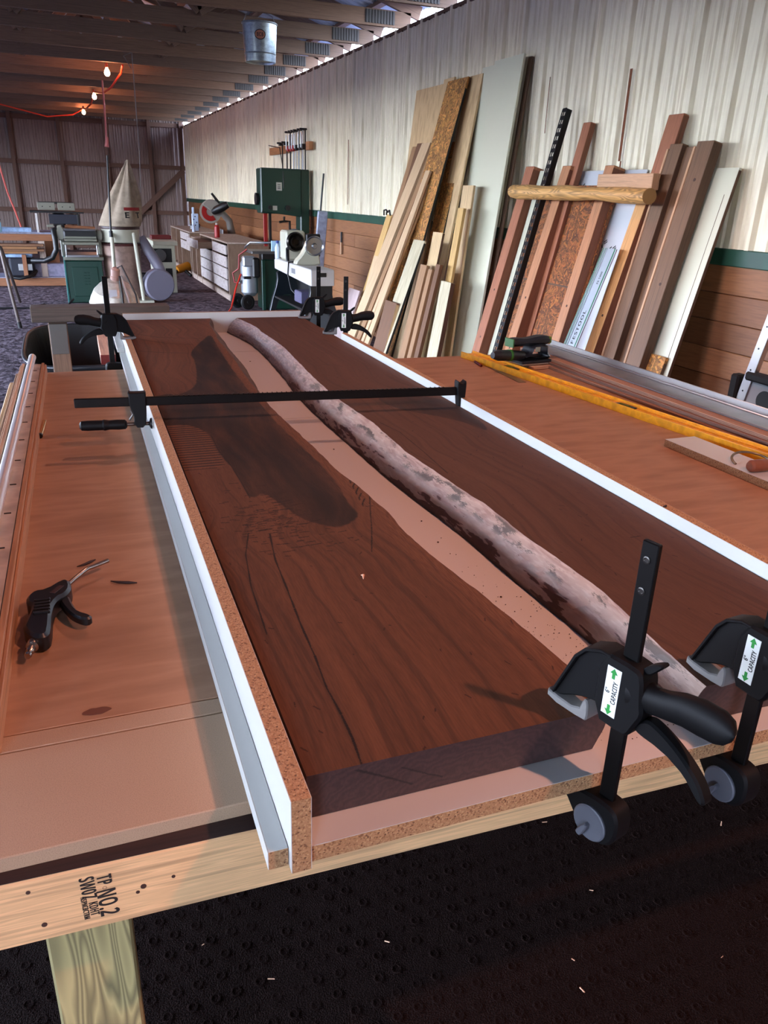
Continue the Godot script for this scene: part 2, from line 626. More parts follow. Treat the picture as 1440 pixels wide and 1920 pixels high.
	# roof: trusses a metre apart, purlins, metal sheets
	var c := struct("ceiling")
	var tim := [wood("truss_wood", Color(0.44, 0.345, 0.275), 0.8, 9, 0.5), wood("truss_wood_warm", Color(0.49, 0.375, 0.29), 0.8, 8, 0.5)]
	var rs := 0.31
	var hl := 5.15
	for k in range(-3, 22):
		var t := Node3D.new()
		t.name = sub_name(c, "truss")
		c.add_child(t, true)
		t.position = Vector3(-1.85, 0, -k)
		var m: Material = tim[posmod(k * 5, 3) % 2]
		bx(t, "bottom_chord", Vector3(0, 3.07, 0), Vector3(10.5, 0.14, 0.038), m, 0, 0.002)
		for sd: float in [-1.0, 1.0]:
			var hi := Vector3(0, 3.2 + hl * rs, 0)
			var lo := Vector3(sd * (hl + 0.2), 3.14, 0)
			g = Geo.new()
			g.box(Vector3(0, hi.distance_to(lo) / 2, 0), Vector3(0.12, hi.distance_to(lo), 0.038), 1, 0.002, along(lo, hi, Vector3(0, 0, 1).cross(hi - lo)))
			part(t, "top_chord", g, m)
			for q in [[1.7, 0.0, 0.9, 0.72], [1.7, 0.0, 2.6, 0.46], [3.4, 0.0, 2.6, 0.46], [3.4, 0.0, 4.1, 0.2]]:
				var p0 := Vector3(sd * q[0], 3.13, 0.039)
				var p1 := Vector3(sd * q[2], 3.2 + (hl - q[2]) * rs, 0.039)
				g = Geo.new()
				g.box(Vector3(0, p0.distance_to(p1) / 2, 0), Vector3(0.085, p0.distance_to(p1), 0.036), 1, 0.002, along(p0, p1, Vector3(0, 0, 1).cross(p1 - p0)))
				part(t, "web", g, m)
			var pl := rib_plate()  # ribbed plate added to imitate stripes of light on the chord end
			for side: float in [-1.0, 1.0]:
				place(t, "light_stripe_plate", pl, col("stripe_plate_metal", Color(0.24, 0.225, 0.215), 0.65, 0.2), Transform3D(Basis(Vector3(side, 0, 0), Vector3.UP, Vector3(0, 0, side)), Vector3(sd * 4.93, 3.075, side * 0.021)))
	for sd: float in [-1.0, 1.0]:
		var hi := Vector3(0, 3.275 + hl * rs, 0)
		var lo := Vector3(sd * (hl + 0.29), 3.275 - 0.29 * rs, 0)
		for k in 8:
			var p := hi.lerp(lo, (k + 0.15) / 7.6)
			bx(c, "purlin", Vector3(p.x - 1.85, p.y, -9.0), Vector3(0.089, 0.038, 26.9), tim[k % 2], 2, 0.002)
		var ln := hi.distance_to(lo)
		var y := (hi - lo).normalized()
		var z := Vector3(y.y, -y.x, 0) * sd
		z = z if z.y < 0 else -z
		var sh := rib_sheet(0.914, ln)
		var rm := metal_mat("roof_metal", Color(0.72, 0.78, 0.84), 2)
		rm.metallic = 0.25
		rm.roughness = 0.45
		for k in 30:
			place(c, "roof_sheet", sh, rm, Transform3D(Basis(y.cross(z), y, z), lo + Vector3(-1.85, 0.024, -22.3 + 0.914 * (k + (0 if y.cross(z).z > 0 else 1)))))
	bx(c, "ridge_cap", Vector3(-1.85, 3.33 + hl * rs, -8.8), Vector3(0.4, 0.02, 27.4), col("ridge", Color(0.5, 0.5, 0.5), 0.6), 2)


func rib_plate() -> ArrayMesh:
	var g := Geo.new()
	g.box(Vector3(0, 0, 0.001), Vector3(0.3, 0.11, 0.002), 1, 0.0)
	for k in 10:
		g.box(Vector3(-0.135 + 0.03 * k, 0, 0.004), Vector3(0.014, 0.11, 0.006), 1, 0.001)
	return g.mesh()


# ---------------------------------------------------------------- lamps
func bulb(at: Vector3, energy: float, label: String) -> void:
	var o := thing("light_bulb", label, "light bulb", at, 0.0, "bare bulbs along the ceiling cord")
	var hot := col("bulb_glow", Color(1, 0.9, 0.8), 0.4)
	hot.emission_enabled = true
	hot.emission = Color(1.0, 0.82, 0.6)
	hot.emission_energy_multiplier = 22.0
	la(o, "bulb_glass", [Vector2(0, -0.085), Vector2(0.022, -0.078), Vector2(0.036, -0.058), Vector2(0.038, -0.04), Vector2(0.028, -0.012), Vector2(0.017, 0.008), Vector2(0.016, 0.02), Vector2(0, 0.02)], hot, 16)
	la(o, "socket", [Vector2(0, 0.02), Vector2(0.02, 0.02), Vector2(0.021, 0.065), Vector2(0.012, 0.075), Vector2(0, 0.075)], col("socket", Color(0.6, 0.25, 0.12), 0.5), 12)
	var li := OmniLight3D.new()
	li.name = "lamp_light"
	li.light_color = Color(1.0, 0.62, 0.44)
	li.light_energy = energy
	li.light_size = 0.035
	li.omni_range = 40.0
	li.omni_attenuation = 2.0
	li.shadow_enabled = true
	o.add_child(li)
	li.position = Vector3(0, -0.045, 0)


func build_lamps() -> void:
	bulb(Vector3(0.869, 2.945, -12.25), 0.6, "glowing bare bulb, the largest and highest of the three on the ceiling")
	bulb(Vector3(0.86, 2.945, -15.52), 0.5, "glowing bare bulb in the middle of the three on the ceiling")
	bulb(Vector3(0.807, 2.945, -18.83), 0.5, "glowing bare bulb lowest and farthest of the three, by the end wall")
	work_lamp(Vector3(1.25, 2.8, 0.38), 4.6, "shaded work lamp hung over the near end of the bench")
	work_lamp(Vector3(1.15, 2.8, -2.9), 2.0, "shaded work lamp hung over the far half of the bench")


func work_lamp(at: Vector3, energy: float, label: String) -> void:
	var o := thing("work_lamp", label, "lamp", at, 0.0, "")
	var hot := col("work_bulb_glow", Color(1, 0.9, 0.8), 0.4)
	hot.emission_enabled = true
	hot.emission = Color(1.0, 0.74, 0.6)
	hot.emission_energy_multiplier = 6.0
	la(o, "bulb_glass", [Vector2(0, -0.05), Vector2(0.03, -0.04), Vector2(0.036, -0.02), Vector2(0.034, 0.0), Vector2(0.018, 0.03), Vector2(0, 0.03)], hot, 16)
	la(o, "shade", [Vector2(0.15, -0.05), Vector2(0.13, 0.0), Vector2(0.08, 0.06), Vector2(0.03, 0.085), Vector2(0.028, 0.13), Vector2(0.0, 0.13), Vector2(0.02, 0.08), Vector2(0.076, 0.055), Vector2(0.126, -0.002), Vector2(0.15, -0.05)], col("shade_metal", Color(0.6, 0.6, 0.6), 0.4, 0.5), 28)
	tu(o, "cord", [Vector3(0, 0.13, 0), Vector3(0, 0.22, 0)], 0.005, col("wire_grey", Color(0.35, 0.3, 0.28), 0.6), 6)
	var li := SpotLight3D.new()
	li.name = "lamp_light"
	li.light_color = Color(1.0, 0.68, 0.57)
	li.light_energy = energy
	li.light_size = 0.03
	li.spot_range = 40.0
	li.spot_attenuation = 2.0
	li.spot_angle = 68.0
	li.spot_angle_attenuation = 0.35
	li.shadow_enabled = true
	o.add_child(li)
	li.position = Vector3(0, -0.02, 0)
	li.rotation.x = -PI / 2


# ---------------------------------------------------------------- the bench
const S1_TOP := [0.03, 0.345, 0.07, 0.352, 0.12, 0.352, 0.22, 0.345, 0.33, 0.334, 0.46, 0.318, 0.57, 0.313, 0.64, 0.317, 0.73, 0.311, 0.8, 0.306, 0.87, 0.297, 1.03, 0.293, 1.18, 0.288, 1.28, 0.283, 1.42, 0.279, 1.54, 0.282, 1.71, 0.285, 1.9, 0.292, 2.06, 0.302, 2.3, 0.306, 2.44, 0.31, 2.57, 0.322, 2.8, 0.335, 2.94, 0.362]
const S1_LOW := [0.03, 0.345, 0.3, 0.345, 0.6, 0.324, 0.9, 0.303, 1.3, 0.29, 1.54, 0.302, 1.8, 0.332, 1.91, 0.341, 2.11, 0.358, 2.31, 0.359, 2.58, 0.368, 2.79, 0.361, 2.94, 0.374]
const S2_TOP := [0.03, 0.484, 0.154, 0.494, 0.22, 0.504, 0.28, 0.508, 0.38, 0.506, 0.485, 0.5, 0.63, 0.504, 0.67, 0.496, 0.78, 0.491, 0.96, 0.48, 1.19, 0.488, 1.41, 0.478, 1.52, 0.477, 1.7, 0.483, 1.86, 0.492, 2.02, 0.502, 2.22, 0.514, 2.38, 0.512, 2.58, 0.507, 2.69, 0.51, 2.87, 0.49, 2.94, 0.478]
const S2_LOW := [0.03, 0.477, 0.235, 0.475, 0.3, 0.472, 0.42, 0.467, 0.52, 0.464, 0.665, 0.46, 0.862, 0.444, 1.09, 0.436, 1.456, 0.43, 1.69, 0.433, 1.79, 0.438, 1.97, 0.454, 2.13, 0.462, 2.31, 0.471, 2.48, 0.475, 2.63, 0.473, 2.77, 0.456, 2.94, 0.43]


func curve_at(list: Array, v: float) -> float:
	if v <= list[0]:
		return list[1]
	for k in range(2, list.size(), 2):
		if v <= list[k]:
			var t: float = (v - list[k - 2]) / (list[k] - list[k - 2])
			var p0: float = list[maxi(k - 4, 0) + 1]
			var p3: float = list[mini(k + 2, list.size() - 2) + 1]
			return lerpf(lerpf(list[k - 1], list[k + 1], t), cubic_interpolate(list[k - 1], list[k + 1], p0, p3, t), 0.4)
	return list[list.size() - 1]


func build_bench() -> void:
	var w := bench_thing("workbench", "long low timber workbench with plywood top under the slab mould", "workbench", 0, 0, 0)
	var pine := wood("bench_pine", Color(0.93, 0.75, 0.54), 0.6, 11, 0.9)
	var rim := bx(w, "rim_board", Vector3(0.7, 0.8395, -0.107), Vector3(2.5, 0.085, 0.038), pine, 0, 0.003)
	rim.rotation.y = -0.03
	rim.position = Vector3(0.02, 0, 0.0045)
	var ink := col("stamp_ink", Color(0.10, 0.075, 0.06), 0.8)
	var face := Transform3D(rim.transform.basis, rim.transform.origin)
	for s in [["TP", -0.218, 0.8765, 0.0125, 0.0], ["NO.2", -0.2175, 0.8465, 0.0165, 0.0], ["SW07", -0.234, 0.8705, 0.0125, 0.0], ["KDHT", -0.231, 0.842, 0.0078, 0.0], ["NSPNCBCTRM", -0.239, 0.845, 0.005, 0.0]]:
		text(w, "grade_stamp", s[0], s[3] * 1.1, ink, face * Transform3D(Basis(Vector3(0, 0, 1), deg_to_rad(-88)), Vector3(s[1] + 0.006, s[2] - 0.016, -0.0877)), 0.6, true)
	var ring := Geo.new()
	for k in 20:
		var a0 := TAU * k / 20
		var a1 := TAU * (k + 1) / 20
		ring.quad(Vector3(cos(a0), sin(a0), 0) * 0.0017, Vector3(cos(a0), sin(a0), 0) * 0.0021, Vector3(cos(a1), sin(a1), 0) * 0.0021, Vector3(cos(a1), sin(a1), 0) * 0.0017)
	var rm := part(w, "grade_stamp", ring, ink)
	rm.transform = face * Transform3D(Basis.IDENTITY, Vector3(-0.2125, 0.85, -0.0875))
	for s in [[-0.281, 0.884, 0.0022], [-0.272, 0.838, 0.0028], [-0.176, 0.858, 0.003], [-0.182, 0.852, 0.002], [-0.146, 0.862, 0.002]]:
		var g := Geo.new()
		g.tube([face * Vector3(s[0], s[1] - 0.018, -0.0885), face * Vector3(s[0], s[1] - 0.018, -0.0874)], s[2], 10)
		part(w, "knot", g, col("knot", Color(0.24, 0.14, 0.09), 0.7))
	var dark_cap := bx(w, "dark_ledge", Vector3(0.7, 0.8823, -0.1062), Vector3(2.5, 0.0008, 0.0355), wood("ledge_dark", Color(0.20, 0.115, 0.085), 0.8, 9, 0.6), 0, 0.0, "dark top edge")  # thin dark strip along the top of the rim board
	dark_cap.transform = rim.transform
	bx(w, "inner_rail", Vector3(0.66, 0.845, -0.165), Vector3(2.1, 0.072, 0.03), wood("rail_dark", Color(0.36, 0.235, 0.165), 0.75, 9, 0.6), 0, 0.002)
	var mdf := tri_mat("mdf", Color(0.68, 0.57, 0.46), "fibre", 9.0, 0.75)
	bx(w, "mdf_panel", Vector3(0.35, 0.891, -0.1885), Vector3(2.1, 0.018, 0.161), mdf, 0, 0.001)
	bx(w, "mdf_strip", Vector3(0.35, 0.891, -0.2862), Vector3(2.1, 0.018, 0.030), mdf, 0, 0.001)
	var ply := wood("bench_ply", Color(0.635, 0.49, 0.375), 0.55, 2.2, 0.5, "ply")
	bx(w, "plywood_top", Vector3(0.22, 0.891, -1.327), Vector3(1.22, 0.018, 2.048), ply, 0, 0.001)
	bx(w, "plywood_top", Vector3(1.275, 0.891, -1.327), Vector3(0.886, 0.018, 2.048), ply, 0, 0.001)
	var spill := Geo.new()
	var rim_pts := []
	for k in 16:
		rim_pts.append(Vector2(-0.186 + (0.013 + rng.randf() * 0.006) * cos(TAU * k / 16), 0.319 + (0.0055 + rng.randf() * 0.004) * sin(TAU * k / 16)))
	spill.ext(round_off(rim_pts), 0.0, 0.0003, Transform3D(Basis(Vector3(1, 0, 0), Vector3(0, 0, -1), Vector3(0, 1, 0)), Vector3(0, 0.9004, 0)))
	part(w, "oil_stain", spill, col("stain", Color(0.40, 0.25, 0.185), 0.5))
	for s in [[0.78, -0.09], [1.18, -0.05], [1.58, -0.1], [2.0, -0.06]]:
		bx(w, "cross_joist", Vector3(0.66, 0.8375, -s[0]), Vector3(2.08, 0.089, 0.038), pine, 0, 0.003)
	bx(w, "end_rail", Vector3(0.66, 0.8375, -2.32), Vector3(2.08, 0.089, 0.038), pine, 0, 0.003)
	for u: float in [-0.39, 1.7]:
		bx(w, "side_rail", Vector3(u, 0.8375, -1.25), Vector3(0.038, 0.089, 2.1), pine, 2, 0.003)
	var green := wood("treated_wood", Color(0.72, 0.66, 0.45), 0.65, 5, 0.45, "growth")
	for s in [[-0.215, 0.155], [1.55, 0.16], [-0.3, 2.2], [1.6, 2.2]]:
		bx(w, "leg", Vector3(s[0], 0.398, -s[1] - 0.02), Vector3(0.089, 0.796, 0.06), green, 1, 0.003)
	# trestle past the far end that carries the mould there
	var t := thing("trestle", "dark grey plank on a wooden post behind the mould's far left end", "trestle", Vector3(-0.04, 0, -3.74))
	var weathered := wood("weathered", Color(0.36, 0.31, 0.27), 0.8, 9, 0.6)
	bx(t, "beam", Vector3(0.19, 0.982, 0), Vector3(0.58, 0.064, 0.1), weathered, 0, 0.003)
	bx(t, "post", Vector3(0.002, 0.47, 0.0), Vector3(0.078, 0.94, 0.06), wood("post_wood", Color(0.52, 0.40, 0.31), 0.7, 9, 0.7), 1, 0.003)
	bx(t, "post", Vector3(0.45, 0.47, 0.0), Vector3(0.078, 0.94, 0.06), wood("post_wood", Color(0.52, 0.40, 0.31), 0.7, 9, 0.7), 1, 0.003)
	bx(t, "bracket", Vector3(0.002, 0.875, 0.031), Vector3(0.07, 0.13, 0.004), col("bracket", Color(0.38, 0.36, 0.34), 0.5, 0.5))
	bx(t, "cross_beam", Vector3(0.75, 0.875, 0.12), Vector3(0.9, 0.05, 0.1), weathered, 0, 0.003)
	var k := bench_thing("wood_block", "pale pine block with a red painted end beside the far left clamp", "block", -0.083, 0.0, 2.77)
	bx(k, "block", Vector3(0, 0.9, 0), Vector3(0.054, 0.036, 0.46), wood("pale_block", Color(0.86, 0.68, 0.57), 0.6, 6, 0.6), 2, 0.002)
	bx(k, "painted_end", Vector3(0, 0.9, 0.2306), Vector3(0.0535, 0.0355, 0.001), col("red_paint", Color(0.45, 0.11, 0.08), 0.5), 2, 0.0)
	k = bench_thing("offcut_block", "small white offcut block lying along the mould's left wall, far end", "block", -0.0345, 0.922, 2.78)
	bx(k, "block", Vector3(0, 0.0075, 0), Vector3(0.027, 0.015, 0.44), col("melamine", Color(0.735, 0.735, 0.715), 0.35), 2, 0.001)


func laminated(parent: Node, called: String, c: Vector3, s: Vector3, faces: Array) -> void:
	var chips := tri_mat("particle_board", Color(0.86, 0.79, 0.68), "chips", 13.0, 0.85, "chips_h", 0.08)
	var o := bx(parent, called, c, s, chips, 2, 0.0)
	for f: Vector3 in faces:
		var h := Vector3(s.x - 0.0004, s.y - 0.0004, s.z - 0.0004)
		var ax := f.abs().max_axis_index()
		var t := h
		t[ax] = 0.0008
		bx(o, "laminate", c + f * (s[ax] / 2 + 0.0003), t, col("melamine", Color(0.735, 0.735, 0.715), 0.35), 2, 0.0, "white laminate face")


func build_mould() -> void:
	var m := bench_thing("casting_mould", "long white melamine mould with raised walls around both walnut slabs", "mould", 0.385, 0.9, 1.48)
	var o := Vector3(-0.385, -0.9, 1.48)
	for s in [[0.008, 1.5], [1.5025, 2.494], [2.4965, 2.955]]:
		laminated(m, "base_panel", o + Vector3(0.386, 0.9105, -(s[0] + s[1]) / 2), Vector3(0.771, 0.019, s[1] - s[0]), [Vector3.UP])
	laminated(m, "side_wall", o + Vector3(-0.0095, 0.9435, -1.486), Vector3(0.0185, 0.087, 2.97), [Vector3.LEFT, Vector3.RIGHT])
	laminated(m, "side_wall", o + Vector3(0.782, 0.954, -1.18), Vector3(0.0185, 0.108, 2.34), [Vector3.LEFT, Vector3.RIGHT])
	laminated(m, "end_wall", o + Vector3(0.386, 0.9645, -2.9645), Vector3(0.771, 0.089, 0.0185), [Vector3.BACK, Vector3.FORWARD])
	laminated(m, "cleat", o + Vector3(-0.0295, 0.911, -1.497), Vector3(0.019, 0.0215, 2.97), [Vector3.UP, Vector3.LEFT])
	var g: Geo
	slab(0)
	slab(1)
	g = Geo.new()
	for k in 330:
		var v := absf(rng.randfn(0.0, 0.22)) + 0.04
		var ua := curve_at(S1_TOP, v) + 0.006
		var ub := curve_at(S2_LOW, v) - 0.006
		var p := Vector3(lerpf(ua, ub, rng.randf()), 0.9216, -v)
		var r := rng.randf_range(0.0004, 0.0011)
		g.ball(p, Vector3(r, r * 0.6, r), 3)
	for s in [[0.41, 0.62, 0.002], [0.42, 0.72, 0.0016], [0.39, 1.2, 0.002], [0.42, 0.4, 0.0018], [0.405, 2.3, 0.003], [0.43, 1.75, 0.003]]:
		g.ball(Vector3(s[0], 0.9216, -s[1]), Vector3(s[2], 0.001, s[2]), 5)
	var d := part(self, "sawdust", g, col("sawdust", Color(0.2, 0.12, 0.09), 0.9))
	d.position = tb(0, 0, 0)
	d.rotation.y = -TA
	tag(d, "dark sawdust specks on the pale strip between the two walnut slabs", "sawdust", "", "stuff")


func poly_mask(w: int, h: int, poly: Array, su: float, sv: float) -> Image:
	var im := Image.create(w, h, false, Image.FORMAT_L8)
	var p := PackedVector2Array()
	for q: Vector2 in poly:
		p.append(Vector2(q.x / su * w, q.y / sv * h))
	for y in h:
		for x in w:
			if Geometry2D.is_point_in_polygon(Vector2(x + 0.5, y + 0.5), p):
				im.set_pixel(x, y, Color.WHITE)
	im.resize(w / 2, h / 2, Image.INTERPOLATE_BILINEAR)
	return im


func stroke(im: Image, pts: Array, u0: float, su: float, sv: float, width: float, c: Color, wob := 0.0) -> void:
	var w := im.get_width()
	var h := im.get_height()
	for k in pts.size() - 1:
		var a := Vector2((pts[k].x - u0) / su * w, pts[k].y / sv * h)
		var b := Vector2((pts[k + 1].x - u0) / su * w, pts[k + 1].y / sv * h)
		var n := int(a.distance_to(b) * 1.5) + 1
		for i in n:
			var p := a.lerp(b, float(i) / n) + Vector2(rng.randf_range(-wob, wob), rng.randf_range(-wob, wob))
			var r := width * (0.9 + 0.35 * sin(i * 0.07 + k * 2.0))
			for dx in range(-int(ceil(r)), int(ceil(r)) + 1):
				var x := int(p.x) + dx
				var y := int(p.y)
				if x >= 0 and x < w and y >= 0 and y < h:
					var t := clampf(r + 0.7 - absf(dx + int(p.x) - p.x), 0, 1)
					im.set_pixel(x, y, im.get_pixel(x, y).lerp(c, t * 0.85))


func vv(list: Array) -> Array:
	var q := []
	for k in range(0, list.size(), 2):
		q.append(Vector2(list[k], list[k + 1]))
	return q


func slab_tex(which: int) -> ImageTexture:
	var W := 512
	var H := 2048
	var u0 := 0.0 if which == 0 else 0.40
	var su := 0.40
	var sv := 2.95
	var n := FastNoiseLite.new()
	n.seed = 31 + which
	n.frequency = 1.0
	n.fractal_octaves = 3
	var fine := FastNoiseLite.new()
	fine.seed = 5 + which
	fine.frequency = 1.0
	fine.fractal_octaves = 2
	var dark: Image
	var saw: Image
	if which == 0:
		dark = poly_mask(128, 512, round_off(vv([0.304, 2.549, 0.252, 2.411, 0.175, 2.181, 0.176, 2.051, 0.153, 1.828, 0.125, 1.659, 0.066, 1.583, 0.043, 1.608, -0.02, 1.566, -0.02, 1.285, 0.055, 1.294, 0.082, 1.237, 0.092, 1.187, 0.089, 1.074, 0.093, 1.015, 0.102, 0.937, 0.098, 0.813, 0.104, 0.767, 0.13, 0.8, 0.149, 0.73, 0.165, 0.654, 0.199, 0.612, 0.216, 0.601, 0.24, 0.615, 0.269, 0.646, 0.264, 0.7, 0.276, 0.79, 0.28, 0.9, 0.268, 1.1, 0.262, 1.3, 0.262, 1.6, 0.272, 2.0, 0.295, 2.4]), 2), su, sv)
		saw = poly_mask(128, 512, vv([-0.02, 0.945, 0.083, 0.955, 0.092, 1.05, 0.09, 1.2, 0.06, 1.27, -0.02, 1.285]), su, sv)
	else:
		dark = poly_mask(128, 512, round_off(vv([0.575 - u0, 1.44, 0.66 - u0, 1.44, 0.77 - u0, 1.40, 0.77 - u0, 1.18, 0.735 - u0, 1.04, 0.72 - u0, 1.14, 0.665 - u0, 1.23, 0.60 - u0, 1.3]), 2), su, sv)
		saw = Image.create(64, 256, false, Image.FORMAT_L8)
	var base: Color = [Color(0.285, 0.172, 0.108), Color(0.28, 0.182, 0.13)][which]
	var lite: Color = [Color(0.405, 0.25, 0.16), Color(0.355, 0.238, 0.175)][which]
	var deep: Color = [Color(0.10, 0.066, 0.053), Color(0.15, 0.098, 0.076)][which]
	var bytes := PackedByteArray()
	bytes.resize(W * H * 3)
	var at := 0
	for y in H:
		var v := (y + 0.5) / H * sv
		var wob := n.get_noise_2d(3.0, v * 1.6) * 0.05
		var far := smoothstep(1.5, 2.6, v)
		var edge := curve_at(S1_TOP if which == 0 else S2_TOP, v)
		for x in W:
			var u := u0 + (x + 0.5) / W * su
			var uu := u + wob
			var g := n.get_noise_2d(uu * 34.0, v * 0.9) * 0.5 + n.get_noise_2d(uu * 11.0 + 40.0, v * 0.5) * 0.5
			var f := fine.get_noise_2d(u * 420.0, v * 26.0)
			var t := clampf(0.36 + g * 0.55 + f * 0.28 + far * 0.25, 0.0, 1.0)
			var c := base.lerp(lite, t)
			var lane := n.get_noise_2d(uu * 60.0 + 9.0, v * 1.4)
			c = c.lerp(deep, clampf(lane * 0.8 - 0.12, 0.0, 0.2))
			var px := clampi(int(float(x) / W * 64.0), 0, 63)
			var py := clampi(int(float(y) / H * 256.0), 0, 255)
			var fx := float(x) / W * 64.0 - px
			var fy := float(y) / H * 256.0 - py
			var px1 := mini(px + 1, 63)
			var py1 := mini(py + 1, 255)
			var m := lerpf(lerpf(dark.get_pixel(px, py).r, dark.get_pixel(px1, py).r, fx), lerpf(dark.get_pixel(px, py1).r, dark.get_pixel(px1, py1).r, fx), fy)
			m = smoothstep(0.25, 0.75, m + f * 0.12)
			if m > 0.0:
				var blot := 0.62 + n.get_noise_2d(u * 14.0, v * 3.0 + 20.0) * 0.5
				c = c.lerp(deep.lerp(base, clampf(0.15 + g * 0.5 + f * 0.2, 0, 1)), m * clampf(blot + 0.22, 0.45, 1.0))
			if which == 0:
				var s := saw.get_pixel(px, py).r
				if s > 0.1:
					c = c.lerp(lite if fmod(v + f * 0.001, 0.0165) < 0.009 else deep, 0.62 * s)
				var e := smoothstep(0.05, 0.0, edge - u)
				c = c.lerp(Color(0.50, 0.33, 0.235), e * 0.35 * (0.6 + f))
				var e2 := smoothstep(0.11, 0.0, absf(v - 0.577 - (u - 0.2) * 0.06) * 10.0)
				c = c.lerp(lite, e2 * 0.16)
			bytes[at] = int(clampf(c.r, 0, 1) * 255)
			bytes[at + 1] = int(clampf(c.g, 0, 1) * 255)
			bytes[at + 2] = int(clampf(c.b, 0, 1) * 255)
			at += 3
	var im := Image.create_from_data(W, H, false, Image.FORMAT_RGB8, bytes)
	var blk := Color(0.07, 0.04, 0.03)
	if which == 0:
		stroke(im, vv([0.097, 0.605, 0.083, 0.505, 0.077, 0.4, 0.071, 0.31, 0.068, 0.232, 0.063, 0.165, 0.064, 0.113, 0.063, 0.072, 0.059, 0.03]), u0, su, sv, 1.3, blk, 0.25)
		stroke(im, vv([0.064, 0.615, 0.044, 0.536, 0.031, 0.43, 0.027, 0.353, 0.024, 0.297]), u0, su, sv, 0.9, blk, 0.25)
		stroke(im, vv([0.311, 0.719, 0.285, 0.641, 0.264, 0.576, 0.233, 0.489]), u0, su, sv, 0.9, blk, 0.6)
		stroke(im, vv([0.092, 1.187, 0.09, 1.062, 0.097, 0.959, 0.099, 0.849, 0.098, 0.769]), u0, su, sv, 0.8, blk, 0.5)
		for k in 6:
			stroke(im, vv([0.318 - k * 0.004, 0.86 - k * 0.03, 0.306 - k * 0.004, 0.838 - k * 0.03, 0.303 - k * 0.004, 0.825 - k * 0.03]), u0, su, sv, 1.2, blk, 0.6)
		for s in [[0.0, 2.507, 0.103, 2.385, 0.15, 2.35, 0.206, 2.334], [0.003, 2.243, 0.08, 2.2, 0.168, 2.168], [0.0, 2.62, 0.1, 2.5, 0.25, 2.45]]:
			stroke(im, vv(s), u0, su, sv, 2.2, Color(0.13, 0.07, 0.05), 1.5)
		for k in 190:
			var p := Vector2(rng.randfn(0.11, 0.05), rng.randfn(0.66, 0.07))
			stroke(im, [p, p + Vector2(rng.randf_range(0.004, 0.02), rng.randf_range(-0.003, 0.003))], u0, su, sv, 0.5, Color(0.12, 0.07, 0.05), 0.4)
	for k in 160:
		var p := Vector2(u0 + rng.randf() * su, rng.randf() * sv)
		stroke(im, [p, p + Vector2(rng.randf_range(-0.006, 0.006), rng.randf_range(0.002, 0.01))], u0, su, sv, 0.5, Color(0.15, 0.08, 0.06), 0.3)
	if which == 1:
		for s in [[0.505, 1.19, 0.522, 1.1, 0.517, 0.95, 0.508, 0.8], [0.56, 1.9, 0.6, 1.88, 0.62, 1.85], [0.62, 2.1, 0.64, 2.08], [0.7, 2.35, 0.71, 2.3], [0.66, 1.55, 0.68, 1.53], [0.67, 0.42, 0.69, 0.42]]:
			stroke(im, vv(s), u0, su, sv, 0.8, blk, 0.5)
	return ImageTexture.create_from_image(im)


func face_tex(which: int) -> ImageTexture:
	var W := 128
	var H := 2048
	var n := FastNoiseLite.new()
	n.seed = 50 + which
	n.frequency = 1.0
	n.fractal_octaves = 4
	var bytes := PackedByteArray()
	bytes.resize(W * H * 3)
	var at := 0
	for y in H:
		var v := (y + 0.5) / H * 2.95
		var far := smoothstep(1.3, 2.3, v)
		for x in W:
			var s := (x + 0.5) / W
			var pale := Color(0.60, 0.50, 0.445).lerp(Color(0.50, 0.435, 0.425), far)
			var a := n.get_noise_2d(v * 7.0, s * 3.0)
			var b := n.get_noise_2d(v * 22.0 + 50.0, s * 9.0)
			var fz := n.get_noise_2d(v * 90.0, s * 40.0)
			pale = pale.lerp(Color(0.46, 0.34, 0.31), clampf(a * 1.2 + 0.02, 0, 0.55))
			pale = pale.lerp(Color(0.70, 0.60, 0.54), clampf(b * 1.2, 0, 0.5))
			# dark heart and bark left along the foot, grey mould along the crown
			var th := 0.24 + (s - 0.25) * 1.5 + far * 0.25
			var d := smoothstep(th - 0.05, th + 0.08, a * 0.9 + b * 0.4 + 0.1)
			pale = pale.lerp(Color(0.25, 0.13, 0.10).lerp(Color(0.30, 0.21, 0.2), far), d * 0.85)
			var e := n.get_noise_2d(v * 10.0 + 7.0, s * 2.0 + 30.0) + fz * 0.3
			var band := smoothstep(0.5, 0.72, s) * (1.0 - smoothstep(0.93, 1.0, s))
			pale = pale.lerp(Color(0.27, 0.23, 0.20), clampf((e - 0.12) * 5.0, 0, 1) * band * 0.85 * (1.0 - far * 0.6))
			if which == 0:
				pale = Color(0.33, 0.215, 0.15).lerp(Color(0.2, 0.12, 0.09), clampf(0.4 + a + b * 0.6, 0, 1))
			pale = pale.lerp(Color(0.12, 0.07, 0.06), smoothstep(0.1, 0.0, s) * 0.8)
			bytes[at] = int(clampf(pale.r, 0, 1) * 255)
			bytes[at + 1] = int(clampf(pale.g, 0, 1) * 255)
			bytes[at + 2] = int(clampf(pale.b, 0, 1) * 255)
			at += 3
	return ImageTexture.create_from_image(Image.create_from_data(W, H, false, Image.FORMAT_RGB8, bytes))


